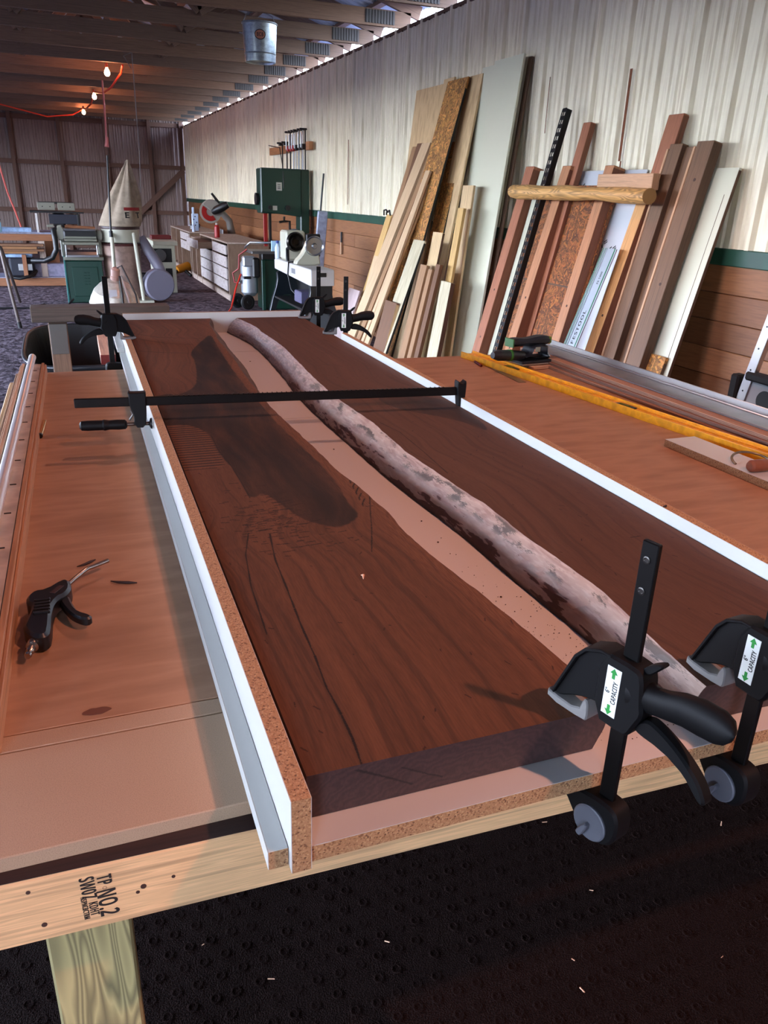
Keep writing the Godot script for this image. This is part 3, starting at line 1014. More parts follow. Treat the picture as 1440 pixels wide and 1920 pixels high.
func end_tex() -> ImageTexture:
	var im := Image.create(384, 72, false, Image.FORMAT_RGB8)
	var n := FastNoiseLite.new()
	n.seed = 8
	n.frequency = 1.0
	for y in 72:
		for x in 384:
			var p := Vector2(x / 384.0 * 0.345 - 0.17, y / 72.0 * 0.064 - 0.14)
			var r := p.length() + n.get_noise_2d(x * 0.03, y * 0.03) * 0.012
			var t := clampf(0.5 + 0.5 * sin(r * 620.0) * 0.6 + n.get_noise_2d(x * 0.3, y * 0.1) * 0.4, 0, 1)
			im.set_pixel(x, y, Color(0.185, 0.125, 0.125).lerp(Color(0.27, 0.19, 0.18), t))
	stroke(im, vv([0.05, 0.008, 0.085, 0.03, 0.115, 0.05]), 0.0, 0.345, 0.064, 1.6, Color(0.05, 0.03, 0.03), 0.7)
	stroke(im, vv([0.1, 0.02, 0.135, 0.042, 0.15, 0.05]), 0.0, 0.345, 0.064, 1.2, Color(0.05, 0.03, 0.03), 0.7)
	return ImageTexture.create_from_image(im)


func skin(called: String, t: Texture2D, rough: float) -> StandardMaterial3D:
	var m := col(called, Color.WHITE, rough)
	m.albedo_texture = t
	return m


func slab(which: int) -> void:
	var name_is := "walnut_slab"
	var lab: String = ["left walnut slab, dark heartwood stain, saw marks and long cracks", "right walnut slab with a pale rounded live edge facing the gap"][which]
	var o := bench_thing(name_is, lab, "slab", [0.18, 0.63][which], 0.9217, 1.5, 0.0, "walnut slabs in the mould")
	var off := Vector3(-[0.18, 0.63][which], -0.9217, 1.5)
	var top: Array = [S1_TOP, S2_TOP][which]
	var low: Array = [S1_LOW, S2_LOW][which]
	var straight: float = [0.004, 0.7705][which]
	var sgn: float = [1.0, -1.0][which]   # live edge faces +u on the left slab, -u on the right
	var ya := 0.9217
	var yb := 0.9842
	var v0 := 0.032
	var v1 := 2.945
	var n := FastNoiseLite.new()
	n.seed = 9 + which
	n.frequency = 1.0
	n.fractal_octaves = 3
	var tg := Geo.new()
	var fg := Geo.new()
	var sg := Geo.new()
	var rows := 300
	var S := 9
	var prev := []
	for k in rows + 1:
		var v := lerpf(v0, v1, float(k) / rows)
		var ut := curve_at(top, v) + n.get_noise_2d(v * 14.0, 1.0) * 0.0022
		var ul := curve_at(low, v) + n.get_noise_2d(v * 11.0, 9.0) * 0.0022
		var slope := 0.011 * maxf(0.0, 1.0 - (v - v0) / 0.1)
		var ring := []
		for j in S + 1:
			var s := float(j) / S
			var bul := sin(s * PI) * 0.006 + (pow(1.0 - s, 2.0) * -0.001)
			var rough := n.get_noise_2d(v * 26.0, s * 2.5 + 20.0) * 0.0025 * sin(s * PI)
			var rise := 1.0 - pow(1.0 - s, 1.5)
			var hy := lerpf(s, rise, 0.55)
			ring.append(off + Vector3(lerpf(ul, ut, s) + sgn * (bul + rough), lerpf(ya, yb, hy), -v - slope * (1.0 - hy)))
		var back := off + Vector3(straight, yb, -v)
		var foot := off + Vector3(straight, ya, -v - slope)
		if k > 0:
			var vp := lerpf(v0, v1, float(k - 1) / rows)
			var q: Array = prev[0]
			var a: Vector3 = prev[1]
			var uva := Vector2((straight - 0.4 * which) / 0.4, vp / 2.95)
			var uvb := Vector2((straight - 0.4 * which) / 0.4, v / 2.95)
			var uvc := Vector2((ring[S].x - off.x - 0.4 * which) / 0.4, v / 2.95)
			var uvd := Vector2((q[S].x - off.x - 0.4 * which) / 0.4, vp / 2.95)
			if which == 0:
				tg.quad(a, q[S], ring[S], back, uva, uvd, uvc, uvb)
				sg.quad(foot, prev[2], a, back)
			else:
				tg.quad(q[S], a, back, ring[S], uvd, uva, uvb, uvc)
				sg.quad(prev[2], foot, back, a)
			for j in S:
				var u_0 := Vector2(float(j) / S, vp / 2.95)
				var u_1 := Vector2(float(j) / S, v / 2.95)
				var u_2 := Vector2(float(j + 1) / S, v / 2.95)
				var u_3 := Vector2(float(j + 1) / S, vp / 2.95)
				if which == 0:
					fg.quad(q[j], ring[j], ring[j + 1], q[j + 1], u_0, u_1, u_2, u_3)
				else:
					fg.quad(ring[j], q[j], q[j + 1], ring[j + 1], u_1, u_0, u_3, u_2)
		if k == 0 or k == rows:
			var eg := Geo.new()
			var fan := [foot]
			for p: Vector3 in ring:
				fan.append(p)
			fan.append(back)
			for i in range(1, fan.size() - 1):
				var t := []
				for p: Vector3 in [fan[0], fan[i], fan[i + 1]]:
					t.append(Vector2((p.x - fan[0].x) * sgn / 0.345, 1.0 - (p.y - off.y - ya) / 0.064))
				if (k == 0) == (which == 0):
					eg.flat(fan[0], fan[i], fan[i + 1], t[0], t[1], t[2])
				else:
					eg.flat(fan[0], fan[i + 1], fan[i], t[0], t[2], t[1])
			part(o, "end_grain", eg, skin("end_grain", end_tex() if not mats.has("end_grain") else mats["end_grain"].albedo_texture, 0.55), "purplish brown sawn end")
		prev = [ring, back, foot]
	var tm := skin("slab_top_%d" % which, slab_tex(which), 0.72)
	tm.metallic_specular = 0.32
	var sf := tri_mat("slab_side", Color(0.3, 0.18, 0.13), "soft", 3.0)
	var body := part(o, "top_face", tg, tm)
	body.set_meta("label", "sawn brown face")
	part(o, "sawn_edge", sg, sf)
	var fm := skin("live_edge_%d" % which, face_tex(which), 0.6)
	part(o, "live_edge", fg, fm, ["brown bark edge", "pale mottled sapwood edge"][which])


# ---------------------------------------------------------------- clamps
func bar_clamp(u: float, v: float, ang: float, label: String) -> void:
	var o := bench_thing("bar_clamp", label, "clamp", u, 0.984, v, ang - PI / 2, "one handed bar clamps on the mould")
	var blk := tri_mat("clamp_plastic", Color(0.035, 0.036, 0.042), "fibre", 30.0, 0.55)
	blk.metallic_specular = 0.28
	var steel := col("black_steel", Color(0.018, 0.017, 0.017), 0.4, 0.0)
	steel.metallic_specular = 0.3
	var pad := col("grey_pad", Color(0.42, 0.41, 0.40), 0.6)
	var tr := Transform3D.IDENTITY
	bx(o, "bar", Vector3(-0.001, 0.06, 0), Vector3(0.0185, 0.327, 0.0065), steel, 1, 0.001)
	for y: float in [0.205, 0.172]:
		var rv := Geo.new()
		rv.lathe([Vector2(0.0042, 0.003), Vector2(0.004, 0.0042), Vector2(0.0028, 0.0046), Vector2(0.002, 0.004), Vector2(0, 0.004)], 12, Transform3D(Basis(Vector3.RIGHT, Vector3(0, 0, 1), Vector3(0, -1, 0)), Vector3(-0.002, y, 0)))
		part(o, "stop_pin", rv, col("pin_steel", Color(0.25, 0.24, 0.23), 0.35, 0.8))
	ex(o, "body", round_off(mm([-29, 96, 16, 96, 23, 89, 27, 60, 30, 48, 24, 34, 17, 16, 9, 14, -29, 15]), 1), -0.0145, 0.0145, blk, tr, 0.003)
	var h := Geo.new()
	h.tube([Vector3(0.008, 0.062, 0), Vector3(0.022, 0.064, 0), Vector3(0.034, 0.0645, 0), Vector3(0.049, 0.068, 0), Vector3(0.064, 0.073, 0), Vector3(0.083, 0.0755, 0), Vector3(0.1, 0.076, 0), Vector3(0.109, 0.0755, 0), Vector3(0.1135, 0.075, 0), Vector3(0.115, 0.075, 0)], [0.016, 0.0132, 0.0112, 0.0115, 0.0126, 0.0138, 0.0132, 0.0104, 0.0055, 0.001], 20, 1.36)
	part(o, "handle", h, blk)
	ex(o, "jaw", round_off(mm([-14, 94, -30, 94, -49, 85, -60, 71, -84, 14, -80, 8, -52, 24, -30, 30, -14, 30]), 1), -0.0095, 0.0095, blk, tr, 0.002)
	ex(o, "jaw_rim", mm([-14, 95, -30, 95, -49.5, 86.5, -61.5, 72, -86, 13, -82.5, 11.5, -58, 69.5, -47, 83, -29, 91, -14, 91]), -0.0135, 0.0135, blk, tr, 0.001)
	ex(o, "jaw_pad", round_off(mm([-91, 14, -91, 0.4, -38, 0.4, -34, 5, -36, 27, -42, 27, -47, 9, -86, 10.5]), 1), -0.0125, 0.0125, pad, tr, 0.0015)
	ex(o, "trigger", round_off(mm([17, 30, 24, 38, 33, 44, 44, 42, 60, 36, 76, 27, 92, 15, 101, 4, 107, -8, 101, -12, 92, -4, 81, 7, 66, 15, 48, 20, 30, 21, 20, 23]), 2), -0.008, 0.008, blk, tr, 0.0025)
	ex(o, "release_lever", round_off(mm([14, 92, 22, 101, 34, 109, 38, 107, 33, 100, 24, 90]), 1), -0.006, 0.006, blk, tr, 0.0015)
	bx(o, "label", Vector3(-0.0085, 0.0565, 0.0147), Vector3(0.0172, 0.0565, 0.0006), col("label_white", Color(0.82, 0.83, 0.80), 0.4), 1, 0.0002, "white label with green arrows")
	var ink := col("label_ink", Color(0.03, 0.03, 0.03), 0.6)
	var up := Basis(Vector3(0, 0, 1), PI / 2)
	text(o, "lettering", "6\"", 0.0052, ink, Transform3D(up, Vector3(-0.0128, 0.0565, 0.0151)), 0.8)
	text(o, "lettering", "CAPACITY", 0.0056, ink, Transform3D(up, Vector3(-0.0046, 0.0565, 0.0151)), 0.72)
	for s: float in [1.0, -1.0]:
		var gr := Geo.new()
		var p := []
		for q: Vector2 in mm([0, 9, 4.5, 3, 1.8, 3, 1.8, -3, -1.8, -3, -1.8, 3, -4.5, 3]):
			p.append(Vector2(q.x - 0.0085 , q.y * s + 0.0565 + s * 0.0185))
		gr.ext(p, 0.0150, 0.0153)
		part(o, "arrow", gr, col("arrow_green", Color(0.11, 0.50, 0.19), 0.5), "green arrow")
	# lower jaw with its reversing knob
	ex(o, "lower_jaw", round_off(mm([-62, -86, -24, -84, -8, -80, 16, -80, 25, -92, 25, -118, 14, -134, -4, -138, -20, -135, -32, -122, -46, -104, -60, -97]), 2), -0.0135, 0.0135, blk, tr, 0.003)
	var kn := Geo.new()
	var kx := Transform3D(Basis(Vector3.RIGHT, Vector3(0, 0, 1), Vector3(0, -1, 0)), Vector3(-0.008, -0.115, 0.0125))
	kn.lathe([Vector2(0.0215, 0.0), Vector2(0.0215, 0.003), Vector2(0.02, 0.0042), Vector2(0.006, 0.0034), Vector2(0, 0.0034)], 28, kx)
	kn.ext(round_off(mm([-3, 0, 3, 0, 4.5, -20, 0, -22, -4.5, -20]), 1), 0.002, 0.0095, Transform3D(Basis(Vector3(0, 0, 1), -0.45), Vector3(-0.008, -0.115, 0.0125)), 0.0012)
	part(o, "lock_knob", kn, col("knob_grey", Color(0.30, 0.31, 0.34), 0.5), "grey lock knob")


func build_clamps() -> void:
	bar_clamp(0.33, -0.012, 0.27, "nearest black bar clamp, whole, upright bar, on the left slab's end")
	bar_clamp(0.513, -0.012, 0.10, "black bar clamp cut by the picture's right edge, on the right slab's end")
	bar_clamp(-0.072, 2.47, -PI / 2 + 0.1, "black bar clamp on the far left wall, handle pointing left")
	bar_clamp(0.822, 2.45, PI / 2 - 0.25, "far right black bar clamp, the nearer of the pair, handle before the boards")
	bar_clamp(0.834, 2.88, PI / 2 - 0.15, "far right black bar clamp, the farther of the pair, at the mould's corner")
	# the long sliding clamp across
	var yaw := atan2(1.385 - 1.30, 0.74 + 0.19)
	var o := bench_thing("long_clamp", "long dark steel bar clamp lying across both mould walls", "clamp", 0.28, 1.011, 1.345, -yaw)
	var steel := tri_mat("browned_steel", Color(0.075, 0.06, 0.055), "soft", 5.0, 0.42)
	steel.metallic = 0.3
	steel.metallic_specular = 0.3
	var cast := tri_mat("cast_black", Color(0.035, 0.037, 0.045), "fibre", 20.0, 0.55)
	cast.metallic_specular = 0.3
	bx(o, "bar", Vector3(0.005, 0.013, 0), Vector3(0.962, 0.022, 0.008), steel, 0, 0.0015)
	var j := Geo.new()
	j.ext(round_off(mm([-20, 18, -22, 26, -14, 24, 12, 24, 20, 26, 19, 0, 18, -28, 14, -62, -12, -62, -12, -28, -20, -8]), 1), -0.012, 0.012, Transform3D(Basis.IDENTITY, Vector3(-0.332, 0.012, 0)), 0.002)
	part(o, "sliding_jaw", j, cast)
	tu(o, "screw", [Vector3(-0.43, -0.043, 0), Vector3(-0.304, -0.043, 0)], 0.0045, col("screw_steel", Color(0.35, 0.3, 0.27), 0.4, 0.8), 10)
	la(o, "screw_pad", [Vector2(0.004, 0), Vector2(0.005, 0.006), Vector2(0.013, 0.009), Vector2(0.014, 0.013), Vector2(0, 0.013)], col("pad_dark", Color(0.08, 0.08, 0.09), 0.4, 0.5), 16, Transform3D(Basis(Vector3(0, -1, 0), Vector3(1, 0, 0), Vector3(0, 0, 1)), Vector3(-0.316, -0.043, 0)))
	var hd := []
	for s in [[0, 0.008], [0.004, 0.012], [0.02, 0.0128], [0.04, 0.0118], [0.052, 0.014], [0.056, 0.0125], [0.09, 0.0128], [0.104, 0.0118], [0.108, 0.007]]:
		hd.append(Vector2(s[1], s[0]))
	hd.append(Vector2(0, 0.108))
	la(o, "grip", hd, tri_mat("clamp_plastic", Color(0.05, 0.052, 0.06), "fibre", 30.0), 8, Transform3D(Basis(Vector3(0, 1, 0), Vector3(-1, 0, 0), Vector3(0, 0, 1)), Vector3(-0.362, -0.043, 0)))
	tu(o, "spring_clip", [Vector3(-0.35, -0.005, 0.012), Vector3(-0.345, -0.015, 0.016), Vector3(-0.354, -0.028, 0.018)], 0.0022, col("pin_steel", Color(0.25, 0.24, 0.23), 0.35, 0.8), 8)
	j = Geo.new()
	j.ext(round_off(mm([-12, 24, -10, 36, -3, 27, 6, 27, 13, 36, 15, 26, 14, -2, 10, -40, -4, -40, -8, -6]), 1), -0.013, 0.013, Transform3D(Basis.IDENTITY, Vector3(0.494, 0.008, 0)), 0.002)
	part(o, "fixed_jaw", j, cast)
	var tk := Geo.new()
	for k in 60:
		tk.box(Vector3(-0.26 + 0.012 * k, 0.0245, 0), Vector3(0.0025, 0.0016, 0.0082), 1, 0.0)
	part(o, "bar_teeth", tk, steel).set_meta("kind", "stuff")


# ---------------------------------------------------------------- things on the bench
func build_bench_tools() -> void:
	var o := bench_thing("blow_gun", "black air blow gun with a bent metal nozzle on the left plywood", "blow gun", -0.22, 0.9, 0.58)
	var blk := tri_mat("gun_plastic", Color(0.055, 0.05, 0.052), "fibre", 30.0, 0.4)
	var lay := Transform3D(Basis(Vector3(1, 0, 0), Vector3(0, 0, -1), Vector3(0, 1, 0)), Vector3.ZERO)   # outline x,y -> bench u,v ; thickness up
	ex(o, "body", round_off(mm([-55, 22, -45, 39, -29, 39, -9, 63, 5, 65, 9, 34, 2, 12, -10, 4, -19, -25, -19, -93, -24, -106, -39, -104, -56, -76, -52, -52, -45, -9, -54, -1]), 1), 0.002, 0.03, blk, lay, 0.0045)
	ex(o, "trigger", round_off(mm([-10, 8, 2, 30, 9, -9, 16, -34, 35, -50, 35, -62, 22, -62, 7, -44, -4, -14]), 2), 0.009, 0.023, blk, lay, 0.003)
	for k in 5:
		bx(o, "grip_rib", Vector3(-0.0315, 0.0305, 0.002 + 0.0095 * k), Vector3(0.022, 0.006, 0.005), blk, 0, 0.0012)
	ex(o, "maker_plate", mm([-22, 20, -15, 15, -2, 37, -9, 42]), 0.0298, 0.0308, col("plate_brown", Color(0.2, 0.13, 0.115), 0.5), lay, 0.0004)
	var chrome := col("nickel", Color(0.62, 0.58, 0.54), 0.22, 0.95)
	la(o, "hose_plug", [Vector2(0, 0), Vector2(0.0042, 0.0), Vector2(0.0052, 0.004), Vector2(0.004, 0.007), Vector2(0.004, 0.011), Vector2(0.0058, 0.013), Vector2(0.0058, 0.02), Vector2(0.0048, 0.022), Vector2(0.0085, 0.024), Vector2(0.0085, 0.033), Vector2(0.007, 0.035), Vector2(0.0065, 0.045)], chrome, 14, along(Vector3(-0.048, 0.016, 0.132), Vector3(-0.0395, 0.016, 0.09)))
	tu(o, "nozzle", [Vector3(0.0, 0.019, -0.058), Vector3(0.012, 0.021, -0.076), Vector3(0.028, 0.022, -0.1), Vector3(0.033, 0.022, -0.107), Vector3(0.042, 0.022, -0.112), Vector3(0.065, 0.022, -0.128)], 0.0035, chrome, 12)
	# the long boxed beam with the chrome tube on the left
	o = bench_thing("beam_stick", "long grey topped wooden straightedge beam along the left bench edge", "beam", -0.33, 0.9, 1.3)
	var edge := wood("beam_wood", Color(0.72, 0.53, 0.38), 0.6, 9, 0.7)
	bx(o, "core", Vector3(0.0, 0.017, 0.0), Vector3(0.05, 0.034, 2.06), tri_mat("beam_top", Color(0.76, 0.72, 0.66), "soft", 2.0, 0.3), 2, 0.001)
	for s: float in [-1.0, 1.0]:
		bx(o, "side_strip", Vector3(s * 0.0305, 0.019, 0.0), Vector3(0.009, 0.038, 2.06), edge, 2, 0.001)
		bx(o, "side_strip", Vector3(s * 0.038, 0.016, 0.0), Vector3(0.0055, 0.032, 2.06), edge, 2, 0.001)
	var stap := col("staple", Color(0.1, 0.08, 0.08), 0.5, 0.4)
	for v in [-0.92, -0.76, -0.6, -0.44, -0.28, -0.12, 0.04, 0.2, 0.36, 0.52, 0.68]:
		bx(o, "staple", Vector3(0.009, 0.0347, v), Vector3(0.012, 0.0014, 0.003), stap, 0, 0.0)
	o = bench_thing("chrome_tube", "shiny chrome tube lying on the grey topped wooden beam", "tube", -0.337, 0.9345, 1.4)
	var g := Geo.new()
	g.tube([Vector3(-0.004, 0.0115, 1.0), Vector3(0, 0.0115, 0), Vector3(0.003, 0.0115, -0.99)], 0.0115, 20)
	part(o, "tube", g, col("chrome", Color(0.9, 0.9, 0.9), 0.28, 0.55))
	tu(o, "rim", [Vector3(0.003, 0.0115, -0.985), Vector3(0.003, 0.0115, -0.993)], 0.0122, col("chrome", Color.WHITE), 20)
	o = bench_thing("brass_rod", "short shiny brass rod beside the wooden beam on the left", "rod", -0.283, 0.9, 1.61)
	tu(o, "rod", [Vector3(-0.004, 0.006, 0.065), Vector3(0.002, 0.006, -0.07)], 0.0058, col("brass", Color(0.80, 0.58, 0.28), 0.25, 0.95), 14)
	tu(o, "cap", [Vector3(-0.0045, 0.0065, 0.06), Vector3(-0.005, 0.0065, 0.07)], 0.0066, stap, 14)
	for s in [[-0.19, 0.75, 0.5, 0.018], [-0.135, 0.66, -0.5, 0.022]]:
		var c := bench_thing("wood_shaving", "small dark curled wood shaving %s on the left plywood" % ("beyond the blow gun nozzle" if s[1] > 0.7 else "right of the blow gun nozzle"), "shaving", s[0], 0.9, s[1], s[2])
		var l: float = s[3]
		tu(c, "curl", [Vector3(-l, 0.002, 0), Vector3(-l * 0.3, 0.003, 0.003), Vector3(l * 0.4, 0.0025, 0), Vector3(l, 0.002, -0.003)], [0.0008, 0.0022, 0.0025, 0.001], col("shaving", Color(0.16, 0.09, 0.07), 0.7), 6)
	# yellow I-beam level
	var yaw := atan2(0.163, 1.415)
	o = bench_thing("spirit_level", "long yellow I-beam spirit level lying on the right bench top", "level", 1.386, 0.9, 1.62, yaw)
	var yel := tri_mat("level_yellow", Color(0.90, 0.64, 0.05), "soft", 3.0, 0.38)
	var o2 := Vector3(0, 0, 0.22)
	for s: float in [-1.0, 1.0]:
		bx(o, "flange", o2 + Vector3(s * 0.028, 0.0125, 0), Vector3(0.005, 0.025, 1.85), yel, 2, 0.001)
		bx(o, "flange_lip", o2 + Vector3(s * 0.0235, 0.016, 0), Vector3(0.0045, 0.004, 1.85), yel, 2, 0.001)
	bx(o, "web", o2 + Vector3(0, 0.0125, 0), Vector3(0.052, 0.005, 1.85), yel, 2, 0.0)
	for z: float in [-0.4, 0.21]:
		var vg := Geo.new()
		vg.ext(round_off(mm([-13, -40, 13, -40, 17, -30, 17, 30, 13, 40, -13, 40, -17, 30, -17, -30]), 1), 0.0, 0.0035, Transform3D(Basis(Vector3(1, 0, 0), Vector3(0, 0, -1), Vector3(0, 1, 0)), Vector3(0, 0.015, z)), 0.001)
		var vial := part(o, "vial_housing", vg, col("vial_black", Color(0.04, 0.035, 0.03), 0.4))
		tu(vial, "vial", [Vector3(-0.002, 0.019, z - 0.02), Vector3(-0.002, 0.019, z + 0.02)], 0.0045, col("vial_glass", Color(0.35, 0.36, 0.12), 0.1), 10)
	# sander with its battery grip, dust port to the left, on a paddle
	o = bench_thing("sander", "black and green orbital sander on the right bench top behind the level", "sander", 1.47, 0.9, 2.09, 0.12)
	var dk := tri_mat("sander_black", Color(0.075, 0.085, 0.105), "fibre", 25.0, 0.45)
	bx(o, "sole", Vector3(0.012, 0.027, 0), Vector3(0.175, 0.012, 0.085), dk, 0, 0.004)
	bx(o, "sanding_pad", Vector3(0.012, 0.0185, 0), Vector3(0.168, 0.005, 0.08), col("pad_pale", Color(0.55, 0.48, 0.4), 0.8), 0, 0.001)
	ex(o, "motor_body", round_off(mm([-62, 33, 70, 33, 72, 46, 58, 56, 56, 92, -22, 92, -30, 60, -58, 52]), 2), -0.034, 0.034, dk, Transform3D.IDENTITY, 0.009)
	ex(o, "top_grip", round_off(mm([-112, 86, -112, 112, -90, 118, -40, 112, 20, 122, 66, 120, 74, 106, 68, 88, 20, 86, -40, 90, -80, 86]), 2), -0.026, 0.026, dk, Transform3D.IDENTITY, 0.01)
	bx(o, "battery_cap", Vector3(0.066, 0.104, 0), Vector3(0.02, 0.026, 0.044), col("lime", Color(0.36, 0.47, 0.12), 0.5), 1, 0.005)
	bx(o, "switch", Vector3(0.0, 0.074, 0.035), Vector3(0.022, 0.018, 0.003), col("switch_grey", Color(0.5, 0.52, 0.46), 0.5), 1, 0.001)
	bx(o, "green_collar", Vector3(-0.112, 0.1, 0), Vector3(0.006, 0.032, 0.056), col("sander_green", Color(0.13, 0.32, 0.12), 0.5), 1, 0.002)
	la(o, "dust_cuff", [Vector2(0, 0), Vector2(0.016, 0.0), Vector2(0.019, 0.03), Vector2(0.021, 0.075), Vector2(0.021, 0.13), Vector2(0.012, 0.16), Vector2(0, 0.16)], dk, 18, along(Vector3(-0.05, 0.05, 0.01), Vector3(-0.2, 0.062, 0.03)))
	la(o, "cuff_ring", [Vector2(0.019, 0.0), Vector2(0.0228, 0.001), Vector2(0.0228, 0.011), Vector2(0.019, 0.012)], col("ring_green", Color(0.16, 0.42, 0.12), 0.5), 18, along(Vector3(-0.118, 0.0555, 0.019), Vector3(-0.2, 0.062, 0.03)))
	o = bench_thing("wood_paddle", "thin pale wooden stick under the sander", "stick", 1.54, 0.9, 2.06, 0.2)
	bx(o, "stick", Vector3(0, 0.007, 0), Vector3(0.2, 0.014, 0.034), wood("stick_wood", Color(0.78, 0.62, 0.48), 0.6), 0, 0.003)
	o = bench_thing("steel_ruler", "thin dull steel ruler on the bench in front of the level", "ruler", 1.302, 0.9, 2.0, -0.06)
	bx(o, "blade", Vector3(0, 0.0008, 0), Vector3(0.03, 0.0012, 0.31), col("ruler_steel", Color(0.42, 0.36, 0.33), 0.35, 0.7), 2, 0.0)
	for k in 15:
		bx(o, "graduation", Vector3(-0.011, 0.00145, -0.14 + 0.02 * k), Vector3(0.007, 0.0002, 0.0008), stap, 0, 0.0)
	o = bench_thing("pencil", "short purple and red pencil at the ruler's far end", "pencil", 1.277, 0.9, 2.155, -0.15)
	tu(o, "barrel", [Vector3(0, 0.005, 0.008), Vector3(0, 0.005, -0.05)], 0.0045, col("purple", Color(0.30, 0.11, 0.22), 0.5), 6)
	tu(o, "red_end", [Vector3(0, 0.005, 0.03), Vector3(0, 0.005, 0.008)], 0.0047, col("pencil_red", Color(0.45, 0.08, 0.07), 0.5), 8)
	tu(o, "tip", [Vector3(0, 0.005, -0.05), Vector3(0, 0.005, -0.066)], [0.0045, 0.0008], col("pencil_wood", Color(0.7, 0.5, 0.33), 0.6), 8)
	# stack of ply strips with a grey cover strip and an aluminium angle
	var tops: Array = [Color(0.62, 0.44, 0.32), Color(0.50, 0.35, 0.27), Color(0.66, 0.48, 0.36)]
	for k in 3:
		o = bench_thing("plywood_strip", ["lowest of the three plywood strips at the bench's right edge", "middle of the three plywood strips at the bench's right edge", "uppermost of the three plywood strips at the bench's right edge"][k], "strip", 1.605 + 0.004 * k, 0.9 + 0.0122 * k, 1.2, 0.0, "")
		bx(o, "face", Vector3(0, 0.006, 0), Vector3(0.17 - 0.012 * k, 0.0118, 2.2), wood("strip_%d" % k, tops[k], 0.6, 9, 0.7), 2, 0.0008)
		for j in 2:
			bx(o, "glue_line", Vector3(-(0.17 - 0.012 * k) / 2, 0.004 + 0.004 * j, 0), Vector3(0.0008, 0.0012, 2.19), col("glue", Color(0.25, 0.16, 0.12), 0.7), 2, 0.0)
	o = bench_thing("grey_cover_strip", "dusty grey flat strip on top of the plywood strips", "strip", 1.603, 0.9368, 1.2)
	bx(o, "sheet", Vector3(0.018, 0.003, 0), Vector3(0.09, 0.006, 2.2), tri_mat("grey_dusty", Color(0.33, 0.30, 0.30), "soft", 2.5, 0.4), 2, 0.001)
	o = bench_thing("aluminium_angle", "bright aluminium angle along the bench's right edge", "angle", 1.685, 0.937, 1.2)
	var alu := col("aluminium", Color(0.72, 0.71, 0.70), 0.28, 0.9)
	bx(o, "flat_leg", Vector3(0, 0.002, 0), Vector3(0.028, 0.004, 2.24), alu, 2, 0.0008)
	bx(o, "upright_leg", Vector3(0.012, 0.012, 0), Vector3(0.004, 0.024, 2.24), alu, 2, 0.0008)
	bx(o, "bead", Vector3(-0.011, 0.0055, 0), Vector3(0.005, 0.005, 2.24), alu, 2, 0.0015)
	# melamine offcut with a chisel
	o = bench_thing("melamine_offcut", "white topped particle board offcut near the right picture edge", "offcut", 1.335, 0.9, 0.82, 0.02)
	laminated(o, "board", Vector3(0, 0.0105, 0), Vector3(0.1, 0.0185, 0.49), [Vector3.UP])
	o = bench_thing("chisel", "brown wooden chisel handle resting on the white offcut", "chisel", 1.31, 0.92, 0.8, 0.0)
	var hx := along(Vector3(-0.02, 0.016, 0.02), Vector3(0.19, 0.016, 0.03))
	la(o, "handle", [Vector2(0, 0), Vector2(0.0105, 0.0), Vector2(0.0145, 0.006), Vector2(0.0155, 0.03), Vector2(0.0135, 0.07), Vector2(0.0125, 0.1), Vector2(0.011, 0.115), Vector2(0, 0.115)], wood("handle_wood", Color(0.50, 0.25, 0.13), 0.35, 14, 1.0), 18, hx)
	la(o, "ferrule", [Vector2(0.011, 0.112), Vector2(0.012, 0.112), Vector2(0.01, 0.14), Vector2(0.005, 0.15), Vector2(0, 0.15)], chrome, 18, hx)
	tu(o, "blade", [Vector3(0.12, 0.016, 0.027), Vector3(0.19, 0.016, 0.03)], 0.005, chrome, 8)
	o = bench_thing("metal_loop", "bent flat metal ring behind the chisel handle", "ring", 1.36, 0.9, 0.845)
	var lp := []
	for k in 17:
		var t := PI * k / 16
		lp.append(Vector3(-cos(t) * 0.055, 0.0225 + sin(t) * 0.012, 0.01 - sin(t) * 0.045))
	tu(o, "ring", lp, 0.003, col("ring_metal", Color(0.5, 0.45, 0.37), 0.35, 0.8), 8)
	o = bench_thing("wood_chip", "single pale wood chip on the left slab's brown face", "chip", 0.19, 0.9843, 0.41)
	tu(o, "chip", [Vector3(0, 0.001, 0.006), Vector3(0.002, 0.004, 0), Vector3(0.001, 0.001, -0.007)], [0.0006, 0.0022, 0.0006], col("chip_pale", Color(0.8, 0.62, 0.5), 0.7), 6)
	o = bench_thing("dark_chip", "small dark splinter on the white right mould wall", "chip", 0.776, 1.0081, 0.47)
	tu(o, "chip", [Vector3(-0.004, 0.001, 0), Vector3(0.001, 0.003, 0.002), Vector3(0.005, 0.001, -0.002)], [0.0008, 0.0022, 0.0008], col("shaving", Color(0.16, 0.09, 0.07), 0.7), 6)


# ---------------------------------------------------------------- lumber against the wall
func board(called: String, label: String, m: Material, zl: float, zr: float, yt: float, xt: float, xb: float, th: float, group := "", bev := 0.0015) -> Node3D:
	var zc := (zl + zr) / 2
	var a := Vector3(xb, 0, zc)
	var b := Vector3(xt, yt, zc)
	var y := (b - a).normalized()
	var o := thing(called, label, "panel" if zr - zl > 0.2 else "board", a, 0.0, group)
	var x := y.cross(Vector3(0, 0, 1))
	o.transform = Transform3D(Basis(x, y, Vector3(0, 0, 1)), a + y * (y.x * th + 0.001))
	bx(o, "body", Vector3(th / 2, a.distance_to(b) / 2, 0), Vector3(th, a.distance_to(b), zr - zl), m, 1, bev)
	return o


func edge_strip(o: Node3D, m: Material, th: float, w: float, ln: float, side: float) -> void:
	bx(o, "edge_face", Vector3(th / 2, ln / 2, side * (w / 2 + 0.0004)), Vector3(th - 0.001, ln - 0.002, 0.0008), m, 1, 0.0)


